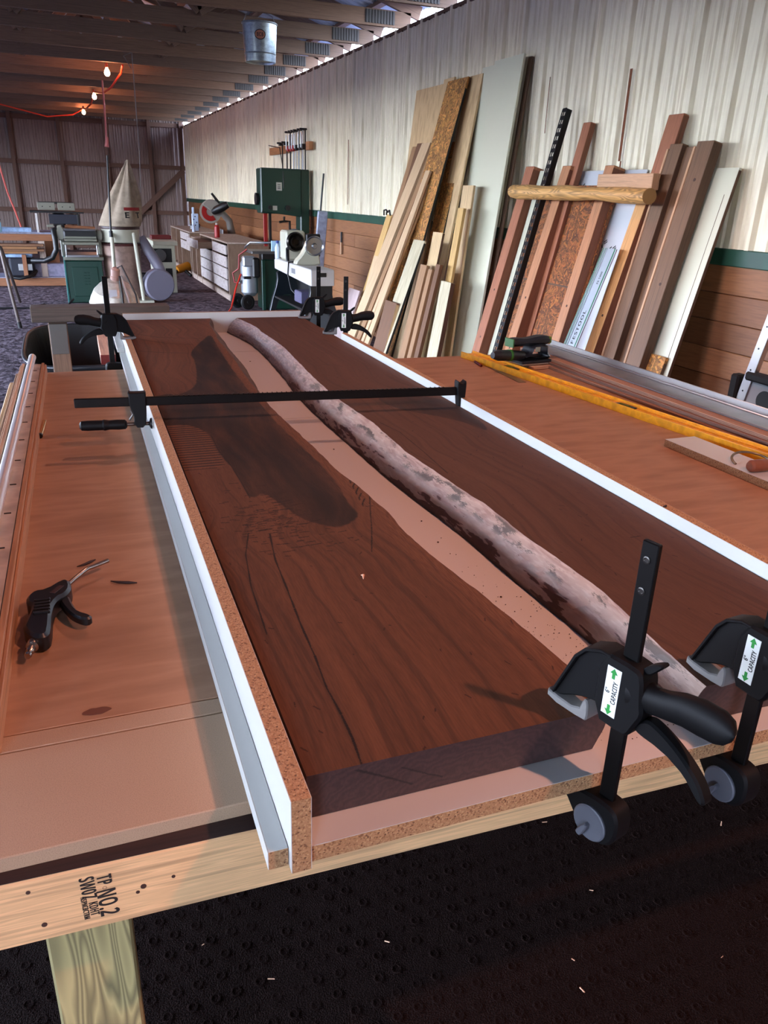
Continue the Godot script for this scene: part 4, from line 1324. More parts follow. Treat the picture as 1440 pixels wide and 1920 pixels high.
func build_lumber() -> void:
	var grp := "boards leaning on the metal wall"
	var mel := col("sheet_white", Color(0.77, 0.765, 0.665), 0.4)
	var birch := wood("birch_ply", Color(0.79, 0.67, 0.49), 0.55, 2.0, 0.5, "ply")
	var osb := col("osb", Color(1.0, 0.90, 0.76), 0.75)
	osb.albedo_texture = tex("osb")
	osb.uv1_scale = Vector3(1.6, 1.6, 1)
	var pale := wood("pale_board", Color(0.84, 0.71, 0.52), 0.6, 7, 0.5)
	var pink := wood("pink_board", Color(0.83, 0.70, 0.54), 0.6, 8, 0.5)
	var tan := wood("tan_board", Color(0.63, 0.47, 0.32), 0.65, 8, 0.5)
	var brown := wood("brown_board", Color(0.45, 0.30, 0.19), 0.65, 8, 0.5)
	var grey := wood("greyed_board", Color(0.74, 0.70, 0.58), 0.65, 5, 0.5, "ply")
	var yell := wood("yellow_board", Color(0.82, 0.66, 0.40), 0.6, 7, 0.5)
	var dark := col("edge_dark", Color(0.12, 0.13, 0.11), 0.8)
	var shade := wood("edge_brown", Color(0.36, 0.25, 0.17), 0.7, 10, 0.6)
	board("melamine_sheet", "tallest white melamine sheet leaning on the metal wall", mel, -5.88, -5.46, 2.465, 3.20, 2.94, 0.019, grp)
	board("melamine_sheet", "second white sheet behind the tallest white sheet, a little lower", mel, -6.15, -5.80, 2.455, 3.245, 3.06, 0.016, grp)
	board("brown_strip", "thin brown strip behind the tallest white sheet's right edge", shade, -5.5, -5.45, 2.45, 3.262, 3.0, 0.016, grp)
	var o := board("plywood_sheet", "pale plywood sheet at the top left of the lumber pile", birch, -7.42, -6.84, 2.415, 3.245, 2.98, 0.018, grp)
	edge_strip(o, shade, 0.018, 0.58, 2.4, 1.0)
	board("pale_plank", "pale plank just left of the tall strand board", pale, -6.80, -6.60, 2.44, 3.225, 2.88, 0.019, grp)
	o = board("strand_board", "tall narrow brown strand board panel with flaky surface", osb, -6.65, -6.28, 2.405, 3.19, 2.555, 0.018, grp)
	edge_strip(o, dark, 0.018, 0.37, 2.4, 1.0)
	o = board("plywood_sheet", "tan plywood sheet between the strand board and the white sheets", birch, -6.38, -6.12, 2.415, 3.235, 2.84, 0.018, grp)
	edge_strip(o, pale, 0.018, 0.26, 2.4, 1.0)
	o = board("strand_board", "shorter brown strand board panel before the tan plywood sheet", osb, -6.48, -6.24, 1.94, 3.17, 2.775, 0.018, grp)
	edge_strip(o, dark, 0.018, 0.24, 1.95, 1.0)
	board("brown_plank", "brown plank at the upper left of the pile, the farther of two", tan, -7.34, -7.25, 1.965, 3.2, 2.61, 0.03, grp)
	board("brown_plank", "brown plank at the upper left of the pile, the nearer of two", brown, -7.24, -7.11, 1.98, 3.2, 2.625, 0.03, grp)
	board("wide_board", "widest pale pinkish board in front of the lumber pile", pink, -6.93, -6.75, 1.94, 3.1, 2.31, 0.025, grp)
	board("long_board", "first of the long thin boards right of the widest pinkish board", tan, -6.72, -6.64, 1.955, 3.12, 2.325, 0.025, grp)
	board("long_board", "second of the long thin boards right of the widest pinkish board", pink, -6.63, -6.57, 1.965, 3.12, 2.34, 0.03, grp)
	board("long_board", "third of the long thin boards right of the widest pinkish board", pale, -6.555, -6.47, 1.97, 3.12, 2.355, 0.02, grp)
	board("long_board", "narrow board with lower top before the long thin boards", pink, -6.54, -6.45, 1.71, 2.97, 2.35, 0.022, grp)
	board("yellow_plank", "yellowish plank at the far left end of the pile", yell, -7.46, -7.33, 1.335, 3.0, 2.57, 0.025, grp)
	board("short_board", "pale short board left of the widest pinkish board", pink, -7.2, -7.03, 0.975, 2.78, 2.515, 0.022, grp)
	board("short_board", "shortest pale lilac board at the pile's left foot", wood("lilac_board", Color(0.77, 0.68, 0.66), 0.6, 7, 0.5), -7.67, -7.36, 0.63, 2.7, 2.49, 0.02, grp)
	o = board("brown_offcut", "dark brown short board low before the long thin boards", brown, -6.38, -6.13, 0.67, 2.58, 2.41, 0.03, grp)
	edge_strip(o, pale, 0.03, 0.25, 0.68, 1.0)
	o = board("grey_board", "greyish green board with a dark right edge low in the pile", grey, -6.31, -6.09, 1.17, 2.79, 2.385, 0.019, grp)
	edge_strip(o, dark, 0.019, 0.22, 1.22, 1.0)
	o = board("pale_offcut", "pale short board right of the greyish green board", pale, -6.08, -5.90, 1.245, 2.86, 2.65, 0.02, grp)
	edge_strip(o, shade, 0.02, 0.18, 1.26, 1.0)
	board("brown_stud", "brown stud, leftmost of three short ones low in the pile", tan, -6.01, -5.89, 0.995, 2.73, 2.505, 0.03, grp)
	board("brown_stud", "brown stud, middle of three short ones low in the pile", tan, -5.88, -5.81, 0.97, 2.74, 2.525, 0.03, grp)
	board("brown_stud", "brown stud, rightmost of three short ones low in the pile", brown, -5.805, -5.73, 1.015, 2.77, 2.55, 0.03, grp)
	board("pale_plank", "pale plank standing against the tallest white sheet's left edge", pale, -5.88, -5.70, 1.6, 3.0, 2.865, 0.02, grp)
	board("yellow_plank", "yellow brown plank before the pale plank by the white sheet", yell, -5.76, -5.665, 1.435, 2.91, 2.72, 0.025, grp)
	o = board("blotchy_board", "thick blotchy pale board at the tallest white sheet's foot", grey, -5.59, -5.42, 0.91, 2.72, 2.58, 0.036, grp)
	edge_strip(o, shade, 0.036, 0.17, 0.92, 1.0)
	o = thing("spring_clamp", "small black spring clamp on top of the yellowish plank", "clamp", Vector3(2.99, 1.335, -7.4))
	var bk := col("vial_black", Color(0.04, 0.035, 0.03), 0.4)
	tu(o, "loop", [Vector3(-0.02, 0.0, -0.05), Vector3(-0.025, 0.045, -0.04), Vector3(-0.02, 0.05, 0.0), Vector3(-0.02, 0.03, 0.05)], 0.008, bk, 8)
	tu(o, "loop", [Vector3(0.01, 0.0, -0.06), Vector3(0.01, 0.03, -0.06), Vector3(0.0, 0.045, 0.04), Vector3(0.0, 0.0, 0.06)], 0.008, bk, 8)


func build_rack() -> void:
	var grp := "posts and panels of the leaning rack"
	var fir := wood("fir_post", Color(0.73, 0.50, 0.335), 0.6, 8, 0.6)
	var red := wood("cedar_post", Color(0.65, 0.40, 0.27), 0.6, 8, 0.6)
	var brown := wood("beam_brown", Color(0.47, 0.335, 0.225), 0.6, 6, 0.5)
	var lt := wood("light_edge", Color(0.80, 0.62, 0.46), 0.6, 8, 0.6)
	var dk := wood("post_side", Color(0.50, 0.30, 0.20), 0.7, 8, 0.6)
	var mel := col("sheet_white", Color(0.77, 0.765, 0.665), 0.4)
	var shade := wood("edge_brown", Color(0.36, 0.25, 0.17), 0.7, 10, 0.6)
	var osb := mats["osb"] as StandardMaterial3D
	var o: Node3D
	# panels at the back
	var dark_osb := col("dark_osb", Color(0.78, 0.60, 0.46), 0.75)
	dark_osb.albedo_texture = tex("osb")
	dark_osb.uv1_scale = Vector3(1.6, 1.6, 1)
	o = board("foam_sheet", "white printed insulation sheet behind the rack posts", col("foam_white", Color(0.72, 0.73, 0.74), 0.35), -4.82, -4.02, 1.695, 3.25, 2.89, 0.012, "")
	var ink := col("label_ink", Color(0.03, 0.03, 0.03), 0.6)
	for s in [[1.63, -0.2], [1.60, 0.05], [1.635, 0.25], [1.3, 0.2], [1.27, 0.3], [1.12, 0.17], [1.14, 0.26], [1.0, 0.12]]:
		text(o, "print", "T=", 0.045, ink, Transform3D(Basis(Vector3(0, 1, 0), -PI / 2) * Basis(Vector3(0, 0, 1), 0.6), Vector3(-0.0005, s[0], s[1])))
	o = board("stained_panel", "brown strand board panel with a saw kerf behind the rack posts", dark_osb, -5.13, -4.20, 1.605, 3.19, 2.8, 0.015, "")
	bx(o, "saw_kerf", Vector3(-0.0006, 1.02, 0), Vector3(0.001, 0.012, 0.92), shade, 2, 0.0)
	o = board("coated_board", "white coated panel at the rack's right end, its lower end cut", mel, -3.98, -3.30, 1.69, 3.235, 2.86, 0.019, "")
	edge_strip(o, shade, 0.019, 0.68, 1.72, 1.0)
	bx(o, "trim_line", Vector3(-0.0006, 0.9, 0.3), Vector3(0.0008, 1.4, 0.003), shade, 1, 0.0)
	o = board("strand_offcut", "strand board offcut below the white panel", osb, -3.56, -3.33, 0.735, 3.0, 2.80, 0.02, "")
	edge_strip(o, shade, 0.02, 0.23, 0.73, 1.0)
	o = board("white_strip", "narrow white strip beside the rack's leftmost post", mel, -5.10, -5.03, 1.70, 3.2, 2.8, 0.016, "")
	# posts
	for p in [["rack_post", "leftmost reddish post of the leaning rack", red, -5.22, -5.11, 1.71, 3.15, 2.72, 0.09], ["rack_post", "second rack post from the left, right of the perforated steel", fir, -4.76, -4.665, 1.705, 3.15, 2.70, 0.09], ["rack_post", "third rack post from the left, beside the guide rail", fir, -4.30, -4.21, 1.70, 3.15, 2.745, 0.09], ["rack_post", "fourth rack post, right of the guide rail", wood("orange_post", Color(0.84, 0.62, 0.38), 0.6, 7, 0.6), -3.91, -3.82, 1.65, 3.15, 2.705, 0.09], ["tall_stud", "tall reddish stud rising above the rack's left half", red, -4.70, -4.615, 1.975, 3.235, 2.81, 0.04], ["tall_stud", "tallest reddish stud rising above the log's right end", red, -3.90, -3.775, 1.965, 3.24, 2.81, 0.04]]:
		o = board(p[0], p[1], p[2], p[3], p[4], p[5], p[6], p[7], p[8], grp, 0.004)
		edge_strip(o, dk, p[8], p[4] - p[3], p[5] * 1.02, 1.0)
		if p[0] == "rack_post":
			var kg := Geo.new()
			for y: float in [0.55, 0.9]:
				kg.tube([Vector3(-0.0008, y, 0.01), Vector3(0.002, y, 0.01)], 0.008, 10)
			part(o, "knot", kg, col("knot", Color(0.24, 0.14, 0.09), 0.7))
	# brown beams at the right
	for p in [["brown_beam", "dark brown plank right of the tallest stud", brown, -3.80, -3.70, 1.81, 3.2, 2.80, 0.045], ["brown_beam", "brown plank behind and between the two right beams", brown, -3.71, -3.62, 1.795, 3.225, 2.86, 0.04], ["brown_beam", "thick brown beam with knots, rightmost of the rack", brown, -3.57, -3.45, 1.81, 3.18, 2.785, 0.06]]:
		o = board(p[0], p[1], p[2], p[3], p[4], p[5], p[6], p[7], p[8], grp, 0.003)
		edge_strip(o, shade, p[8], p[4] - p[3], p[5] * 1.02, 1.0)
		if p[8] != 0.04:
			bx(o, "light_arris", Vector3(0.006, p[5] * 0.51, -(p[4] - p[3]) / 2 - 0.008), Vector3(0.02, p[5], 0.016), lt, 1, 0.002)
		if p[8] == 0.06:
			for y: float in [0.58, 1.12, 1.66]:
				var kg := Geo.new()
				kg.tube([Vector3(-0.001, y, 0.01), Vector3(0.001, y, 0.01)], 0.009, 10)
				part(o, "knot", kg, col("knot", Color(0.24, 0.14, 0.09), 0.7))
	# crosspiece of half round log
	o = thing("log_rail", "peeled half round log fixed across the rack posts", "log", Vector3(3.0, 1.557, -4.375))
	var g := Geo.new()
	var pts := []
	var rad := []
	for k in 16:
		var t := k / 15.0
		pts.append(Vector3(rng.randf_range(-0.004, 0.004), lerpf(0.004, -0.005, t) + rng.randf_range(-0.004, 0.004), lerpf(-0.72, 0.71, t)))
		rad.append(0.05 + 0.004 * sin(t * 17.0) + 0.004 * sin(t * 7.0))
	g.tube(pts, rad, 18, 0.85)
	part(o, "log", g, wood("log_wood", Color(0.84, 0.64, 0.38), 0.55, 9, 0.4, "growth"))
	o = thing("rack_rail", "short square rail end joined behind the log's right end", "rail", Vector3(3.1, 1.58, -4.0))
	bx(o, "rail", Vector3(0, 0.045, 0), Vector3(0.05, 0.085, 0.5), wood("light_edge", Color(0.80, 0.62, 0.46)), 2, 0.003)
	# perforated steel angle
	var zc := -4.805
	var a := Vector3(2.68, 0, zc)
	var b := Vector3(3.165, 2.05, zc)
	var y := (b - a).normalized()
	o = thing("perforated_angle", "black perforated steel angle leaning behind the log", "angle", a)
	o.transform = Transform3D(Basis(y.cross(Vector3(0, 0, 1)), y, Vector3(0, 0, 1)), a + y * 0.02)
	var st := col("angle_steel", Color(0.07, 0.075, 0.085), 0.45, 0.5)
	var L := a.distance_to(b)
	var fl := Geo.new()
	for s: float in [-0.045, -0.0245, 0.0]:
		fl.box(Vector3(0.0015, L / 2, s), Vector3(0.003, L, 0.009), 1, 0.0)
	var n := int(L / 0.05)
	for k in n + 1:
		fl.box(Vector3(0.0015, clampf(k * 0.05, 0.008, L - 0.008), -0.035), Vector3(0.003, 0.024, 0.016), 1, 0.0)
		fl.box(Vector3(0.0015, clampf(k * 0.05, 0.008, L - 0.008), -0.012), Vector3(0.003, 0.026, 0.02), 1, 0.0)
	part(o, "punched_flange", fl, st)
	bx(o, "side_flange", Vector3(0.02, L / 2, 0.0045), Vector3(0.04, L, 0.003), st, 1, 0.0)
	# guide rail
	zc = -3.92
	a = Vector3(2.53, 0, zc)
	b = Vector3(2.98, 1.255, zc)
	y = (b - a).normalized()
	o = thing("guide_rail", "grey aluminium saw guide rail with green stripes and lettering", "rail", a)
	o.transform = Transform3D(Basis(y.cross(Vector3(0, 0, 1)), y, Vector3(0, 0, 1)), a + y * 0.01)
	L = a.distance_to(b)
	bx(o, "extrusion", Vector3(0.004, L / 2, 0), Vector3(0.008, L, 0.125), col("rail_alu", Color(0.68, 0.72, 0.75), 0.35, 0.3), 1, 0.001)
	for s in [[-0.053, 0.010], [-0.032, 0.006], [0.050, 0.008]]:
		bx(o, "green_strip", Vector3(-0.0006, L / 2, s[0]), Vector3(0.0012, L, s[1]), col("rail_green", Color(0.06, 0.40, 0.20), 0.5), 1, 0.0)
	bx(o, "raised_rib", Vector3(-0.003, L / 2, -0.022), Vector3(0.006, L, 0.006), col("rail_alu", Color.WHITE), 1, 0.001)
	bx(o, "raised_rib", Vector3(-0.003, L / 2, -0.043), Vector3(0.006, L, 0.004), col("rail_alu", Color.WHITE), 1, 0.001)
	var ti := Basis(Vector3(0, 1, 0), -PI / 2) * Basis(Vector3(0, 0, 1), PI / 2)
	text(o, "lettering", "FESTOOL", 0.024, col("rail_ink", Color(0.2, 0.22, 0.24), 0.6), Transform3D(ti, Vector3(-0.0006, 0.86, 0.012)), 1.5)
	text(o, "lettering", "FS 1400", 0.014, col("rail_ink", Color(0.2, 0.22, 0.24), 0.6), Transform3D(ti, Vector3(-0.0006, 1.16, 0.018)), 1.1)
	# folding stand at the picture's right edge
	o = thing("roller_stand", "folded aluminium stand with grey bracket and black feet by the plank wall", "stand", Vector3(2.6, 0, -2.38))
	var alu := col("aluminium", Color(0.72, 0.71, 0.70), 0.28, 0.9)
	g = Geo.new()
	g.box(Vector3(0, 0.29, 0), Vector3(0.025, 0.75, 0.045), 1, 0.002, along(Vector3(0, 0.7, -0.03), Vector3(0, 1.4, 0.11), Vector3.RIGHT))
	part(o, "upright", g, alu)
	g = Geo.new()
	for k in 6:
		g.tube([Vector3(-0.0135, 0.8 + 0.09 * k, -0.012 + 0.018 * k), Vector3(-0.012, 0.8 + 0.09 * k, -0.012 + 0.018 * k)], 0.004, 8)
	part(o, "rivets", g, col("label_ink", Color(0.03, 0.03, 0.03)))
	bx(o, "bracket", Vector3(0.01, 0.77, 0.09), Vector3(0.03, 0.15, 0.2), col("bracket_grey", Color(0.55, 0.56, 0.56), 0.5), 1, 0.02)
	g = Geo.new()
	g.tube([Vector3(-0.0065, 0.78, 0.1), Vector3(-0.004, 0.78, 0.1)], 0.042, 24)
	part(o, "hole", g, col("label_ink", Color(0.03, 0.03, 0.03)))
	bx(o, "rubber_block", Vector3(0, 0.8, -0.06), Vector3(0.05, 0.12, 0.045), col("rubber", Color(0.03, 0.03, 0.032), 0.8), 1, 0.008)
	bx(o, "rubber_block", Vector3(0, 0.865, 0.08), Vector3(0.05, 0.035, 0.18), col("rubber", Color(0.03, 0.03, 0.032), 0.8), 2, 0.008)
	for z: float in [-0.02, 0.16]:
		tu(o, "leg", [Vector3(0, 0.75, z), Vector3(0.02, 0.0, z + 0.02)], 0.014, alu, 10)


# ---------------------------------------------------------------- machines and cabinets behind
func wheel(parent: Node, at: Vector3, axis: Vector3, r: float, w: float, called := "wheel") -> void:
	var xf := along(at - axis * w / 2, at + axis * w / 2, Vector3.UP)
	la(parent, called, [Vector2(0, 0), Vector2(r * 0.8, 0), Vector2(r, w * 0.2), Vector2(r, w * 0.8), Vector2(r * 0.8, w), Vector2(r * 0.62, w), Vector2(r * 0.6, w * 0.85), Vector2(r * 0.2, w * 0.85), Vector2(r * 0.15, w * 1.1), Vector2(0, w * 1.1)], col("tyre", Color(0.035, 0.035, 0.04), 0.6), 24, xf)


func cabinet(label: String, z0: float, z1: float, h: float, divs: Array) -> Node3D:
	# open fronted carcass whose front faces -x; z0 is the near end
	var o := thing("cabinet", label, "cabinet", Vector3(2.28, 0, (z0 + z1) / 2), 0.0, "", "")
	var ply := wood("cab_ply", Color(0.50, 0.39, 0.31), 0.6, 2.5, 0.5, "ply")
	var top := wood("cab_top", Color(0.70, 0.62, 0.56), 0.55, 2.5, 0.5, "ply")
	var w := absf(z1 - z0)
	var d := 0.6
	bx(o, "worktop", Vector3(d / 2, h - 0.011, 0), Vector3(d + 0.02, 0.022, w), top, 2)
	bx(o, "floor_panel", Vector3(d / 2, 0.09, 0), Vector3(d, 0.02, w - 0.04), ply, 2)
	bx(o, "back_panel", Vector3(d - 0.01, h / 2, 0), Vector3(0.018, h - 0.03, w - 0.04), ply, 1)
	bx(o, "toe_board", Vector3(0.01, 0.045, 0), Vector3(0.02, 0.09, w), wood("toe_pale", Color(0.78, 0.70, 0.64), 0.6, 6, 0.5), 2)
	for z: float in [w / 2 - 0.012, -w / 2 + 0.012]:
		bx(o, "end_panel", Vector3(d / 2, h / 2 - 0.012, z), Vector3(d, h - 0.026, 0.022), ply, 1)
		bx(o, "front_edge", Vector3(-0.002, h / 2 - 0.012, z), Vector3(0.004, h - 0.03, 0.022), top, 1)
	for z: float in divs:
		bx(o, "partition", Vector3(d / 2, h / 2, z), Vector3(d, h - 0.03, 0.022), ply, 1)
		bx(o, "front_edge", Vector3(-0.002, h / 2, z), Vector3(0.004, h - 0.03, 0.022), top, 1)
	return o


func drawer(o: Node3D, z: float, w: float, y: float, h: float, out := 0.0) -> void:
	var fr := wood("drawer_front", Color(0.80, 0.76, 0.74), 0.5, 2.0, 0.6, "ply")
	var p := bx(o, "drawer", Vector3(-0.01 - out, y, z), Vector3(0.02, h, w), fr, 2, 0.002)
	bx(p, "drawer_box", Vector3(0.25 - out, y - 0.01, z), Vector3(0.5, h * 0.75, w - 0.05), wood("cab_ply", Color(0.50, 0.39, 0.31)), 0)


func build_machines() -> void:
	var green := tri_mat("machine_green", Color(0.035, 0.20, 0.155), "fibre", 3.0, 0.35)
	var cream := tri_mat("machine_cream", Color(0.76, 0.75, 0.66), "fibre", 3.0, 0.4)
	var white := tri_mat("machine_white", Color(0.80, 0.78, 0.76), "fibre", 3.0, 0.4)
	var black := col("machine_black", Color(0.035, 0.035, 0.04), 0.45)
	var iron := col("cast_iron", Color(0.42, 0.42, 0.42), 0.35, 0.7)
	var steel := col("machine_steel", Color(0.62, 0.63, 0.64), 0.28, 0.9)
	var o: Node3D
	var g: Geo
	# cabinets along the wall
	o = cabinet("plywood drawer cabinet with two columns of pale drawers, one pulled out", -11.75, -14.15, 0.82, [-0.06])
	for r in 4:
		drawer(o, 0.57, 1.1, 0.705 - 0.165 * r, 0.15 if r else 0.13)
		drawer(o, -0.63, 1.08, 0.705 - 0.165 * r, 0.15 if r else 0.13, 0.22 if r == 0 else 0.0)
	cabinet("low plywood cabinet with open bays under the mitre saw", -14.17, -15.15, 0.72, [0.0])
	o = cabinet("farthest plywood cabinet with open bay and small drawers", -15.3, -17.9, 0.79, [0.15, -0.5])
	drawer(o, 0.72, 1.08, 0.69, 0.13)
	drawer(o, 0.72, 1.08, 0.53, 0.15)
	o = thing("white_board", "white board standing inside the farthest cabinet", "board", Vector3(2.4, 0.1, -17.4))
	bx(o, "panel", Vector3(0, 0.25, 0), Vector3(0.02, 0.5, 0.35), white, 1)
	# mitre saw
	o = thing("mitre_saw", "mitre saw with a red blade guard on the cabinets", "saw", Vector3(2.6, 0.72, -14.6))
	var alloy := tri_mat("saw_alloy", Color(0.45, 0.43, 0.40), "fibre", 3.0, 0.45)
	la(o, "turntable", [Vector2(0, 0), Vector2(0.2, 0), Vector2(0.21, 0.03), Vector2(0.2, 0.07), Vector2(0, 0.07)], alloy, 24)
	bx(o, "base", Vector3(0.0, 0.04, 0), Vector3(0.25, 0.06, 0.6), alloy, 2, 0.006)
	bx(o, "fence", Vector3(0.1, 0.11, 0), Vector3(0.02, 0.1, 0.6), steel, 2, 0.003)
	var vert := Transform3D.IDENTITY
	g = Geo.new()
	g.tube([Vector3(-0.05, 0.44, 0.0), Vector3(-0.05, 0.44, 0.012)], 0.19, 32)
	part(o, "blade_guard", g, col("guard_grey", Color(0.55, 0.53, 0.49), 0.45))
	g = Geo.new()
	var arc := []
	for k in 20:
		var t := lerpf(2.5, 5.3, k / 19.0)
		arc.append(Vector2(cos(t) * 0.155 - 0.05, sin(t) * 0.155 + 0.44))
	for k in 20:
		var t := lerpf(5.3, 2.5, k / 19.0)
		arc.append(Vector2(cos(t) * 0.07 - 0.05, sin(t) * 0.07 + 0.44))
	ex(o, "red_guard", arc, 0.012, 0.024, col("guard_red", Color(0.55, 0.06, 0.05), 0.4), vert, 0.002)
	ex(o, "upper_guard", round_off(mm([-200, 560, -100, 640, 20, 640, 110, 580, 100, 480, -40, 450, -120, 520]), 2), -0.03, 0.05, col("guard_grey", Color.WHITE), vert, 0.01)
	tu(o, "motor", [Vector3(0.0, 0.44, 0.06), Vector3(0.03, 0.47, 0.13), Vector3(0.14, 0.53, 0.2), Vector3(0.22, 0.57, 0.22)], [0.05, 0.065, 0.07, 0.055], black, 16)
	tu(o, "handle", [Vector3(0.1, 0.58, 0.02), Vector3(0.03, 0.68, 0.03), Vector3(-0.02, 0.74, 0.03)], [0.03, 0.022, 0.02], black, 12)
	tu(o, "arm", [Vector3(0.02, 0.42, 0.05), Vector3(0.15, 0.42, 0.06), Vector3(0.26, 0.3, 0.06), Vector3(0.3, 0.08, 0.04)], [0.04, 0.06, 0.06, 0.07], alloy, 14)
	o = thing("red_canister", "red cylindrical canister standing on the drawer cabinet", "canister", Vector3(2.36, 0.82, -13.0))
	la(o, "can", [Vector2(0, 0), Vector2(0.04, 0), Vector2(0.042, 0.01), Vector2(0.042, 0.16), Vector2(0.03, 0.185), Vector2(0, 0.185)], col("can_red", Color(0.60, 0.04, 0.05), 0.35), 18)
	la(o, "cap", [Vector2(0.018, 0.185), Vector2(0.02, 0.19), Vector2(0.02, 0.215), Vector2(0, 0.215)], white, 14)
	o = thing("pale_device", "pale blue slim device standing upright left of the mitre saw", "device", Vector3(2.42, 0.79, -15.5))
	bx(o, "body", Vector3(0, 0.16, 0), Vector3(0.12, 0.3, 0.08), col("pale_blue", Color(0.68, 0.75, 0.85), 0.4), 1, 0.01)
	bx(o, "neck", Vector3(-0.03, 0.36, 0), Vector3(0.04, 0.12, 0.05), col("pale_blue", Color.WHITE), 1, 0.008)
	for k in 5:
		tu(o, "port", [Vector3(-0.03 + 0.025 * (k % 3), 0.06 + 0.05 * k, 0.0405), Vector3(-0.03 + 0.025 * (k % 3), 0.06 + 0.05 * k, 0.042)], 0.012, black, 8)
	o = thing("tool_heap", "dark hand tools spread over the farthest cabinet top", "tools", Vector3(2.5, 0.79, -16.6), 0.0)
	for k in 7:
		var p := Vector3(rng.randf_range(-0.15, 0.2), 0.03, rng.randf_range(-0.7, 0.8))
		bx(o, "tool_case", p, Vector3(rng.randf_range(0.06, 0.16), 0.06 + 0.015 * (k % 3), rng.randf_range(0.1, 0.3)), [black, steel, black, white][k % 4], 2, 0.006)
	o = thing("small_bottle", "small clear bottle beside the red canister, nearer the end wall", "bottle", Vector3(2.36, 0.79, -15.35))
	la(o, "bottle", [Vector2(0, 0), Vector2(0.03, 0), Vector2(0.03, 0.1), Vector2(0.012, 0.125), Vector2(0.012, 0.15), Vector2(0, 0.15)], col("bottle_pale", Color(0.75, 0.8, 0.88), 0.2), 14)
	o = thing("nailer", "yellow and black nail gun lying on the floor before the cabinets", "nail gun", Vector3(2.1, 0, -15.4), 0.5)
	tu(o, "magazine", [Vector3(-0.28, 0.05, 0.1), Vector3(0.0, 0.14, 0.0)], [0.03, 0.04], black, 10)
	tu(o, "body", [Vector3(-0.14, 0.12, 0.03), Vector3(0.16, 0.17, 0.0)], [0.07, 0.085], col("tool_yellow", Color(0.75, 0.48, 0.06), 0.45), 14)
	tu(o, "grip", [Vector3(0.05, 0.1, 0.05), Vector3(0.08, 0.02, 0.18)], [0.035, 0.028], black, 10)
	la(o, "cap", [Vector2(0, 0), Vector2(0.07, 0), Vector2(0.06, 0.03), Vector2(0, 0.03)], steel, 14, along(Vector3(0.16, 0.17, 0), Vector3(0.3, 0.2, 0)))
	# compressor
	o = thing("air_compressor", "upright silver air compressor on two black wheels before the drawer cabinet", "compressor", Vector3(2.4, 0, -10.95))
	la(o, "tank", [Vector2(0, 0.16), Vector2(0.07, 0.17), Vector2(0.115, 0.22), Vector2(0.115, 0.6), Vector2(0.08, 0.66), Vector2(0, 0.68)], col("tank_silver", Color(0.62, 0.64, 0.66), 0.3, 0.5), 22)
	bx(o, "pump_cover", Vector3(-0.02, 0.63, 0.07), Vector3(0.17, 0.14, 0.12), col("tank_silver", Color.WHITE), 1, 0.02)
	wheel(o, Vector3(-0.06, 0.1, 0.13), Vector3(0.3, 0, 1).normalized(), 0.1, 0.05)
	wheel(o, Vector3(-0.16, 0.1, -0.06), Vector3(0.3, 0, 1).normalized(), 0.1, 0.05)
	bx(o, "band", Vector3(-0.05, 0.42, 0.1), Vector3(0.1, 0.035, 0.05), black, 0, 0.005)
	bx(o, "motor", Vector3(0.07, 0.55, 0.08), Vector3(0.1, 0.26, 0.14), black, 1, 0.02)
	tu(o, "air_hose", [Vector3(-0.02, 0.78, 0.0), Vector3(-0.12, 0.7, -0.05), Vector3(-0.12, 0.52, -0.1), Vector3(-0.2, 0.46, -0.12), Vector3(-0.18, 0.34, -0.12), Vector3(-0.1, 0.33, 0.0)], 0.012, col("hose_red", Color(0.5, 0.06, 0.04), 0.45), 8)
	bx(o, "regulator", Vector3(-0.13, 0.36, 0.02), Vector3(0.06, 0.05, 0.05), steel, 1, 0.01)
	tu(o, "spare_hose", [Vector3(-0.12, 0.46, 0.03), Vector3(-0.22, 0.28, 0.14), Vector3(-0.32, 0.05, 0.3), Vector3(-0.5, 0.015, 0.8), Vector3(-0.62, 0.015, 1.6)], 0.012, col("hose_orange", Color(0.75, 0.15, 0.08), 0.45), 8)
	# bandsaw
	o = thing("bandsaw", "tall green bandsaw in front of the cabinets with cast table", "bandsaw", Vector3(2.85, 0, -10.9))
	bx(o, "wheel_cover", Vector3(-0.03, 1.52, 0.0), Vector3(0.54, 0.55, 0.24), green, 1, 0.012)
	ex(o, "wheel_door", mm([-300, 1270, -300, 1800, 240, 1800, 240, 1210]), 0.12, 0.15, green, vert, 0.008)
	bx(o, "frame_column", Vector3(0.305, 1.4, -0.01), Vector3(0.13, 0.8, 0.24), green, 1, 0.015)
	bx(o, "lower_column", Vector3(0.2, 0.85, -0.06), Vector3(0.11, 0.4, 0.16), tri_mat("bs_grey", Color(0.35, 0.42, 0.48), "fibre", 3, 0.4), 1, 0.01)
	bx(o, "lower_column", Vector3(0.29, 0.84, -0.06), Vector3(0.12, 0.42, 0.18), green, 1, 0.01)
	bx(o, "base_cabinet", Vector3(-0.02, 0.33, -0.05), Vector3(0.56, 0.66, 0.34), green, 1, 0.012)
	bx(o, "base_flange", Vector3(-0.3, 0.33, 0.16), Vector3(0.05, 0.66, 0.04), green, 1, 0.006)
	bx(o, "table", Vector3(-0.22, 0.76, 0.05), Vector3(0.5, 0.035, 0.42), iron, 0, 0.004)
	bx(o, "trunnion", Vector3(-0.2, 0.7, 0.0), Vector3(0.2, 0.1, 0.18), black, 1, 0.01)
	bx(o, "fence", Vector3(-0.1, 0.83, 0.22), Vector3(0.2, 0.16, 0.02), col("fence_pale", Color(0.66, 0.82, 0.92), 0.4), 0, 0.004)
	tu(o, "fence_rail", [Vector3(-0.48, 0.8, -0.12), Vector3(-0.46, 0.88, 0.12), Vector3(-0.15, 0.88, 0.18)], 0.014, steel, 8)
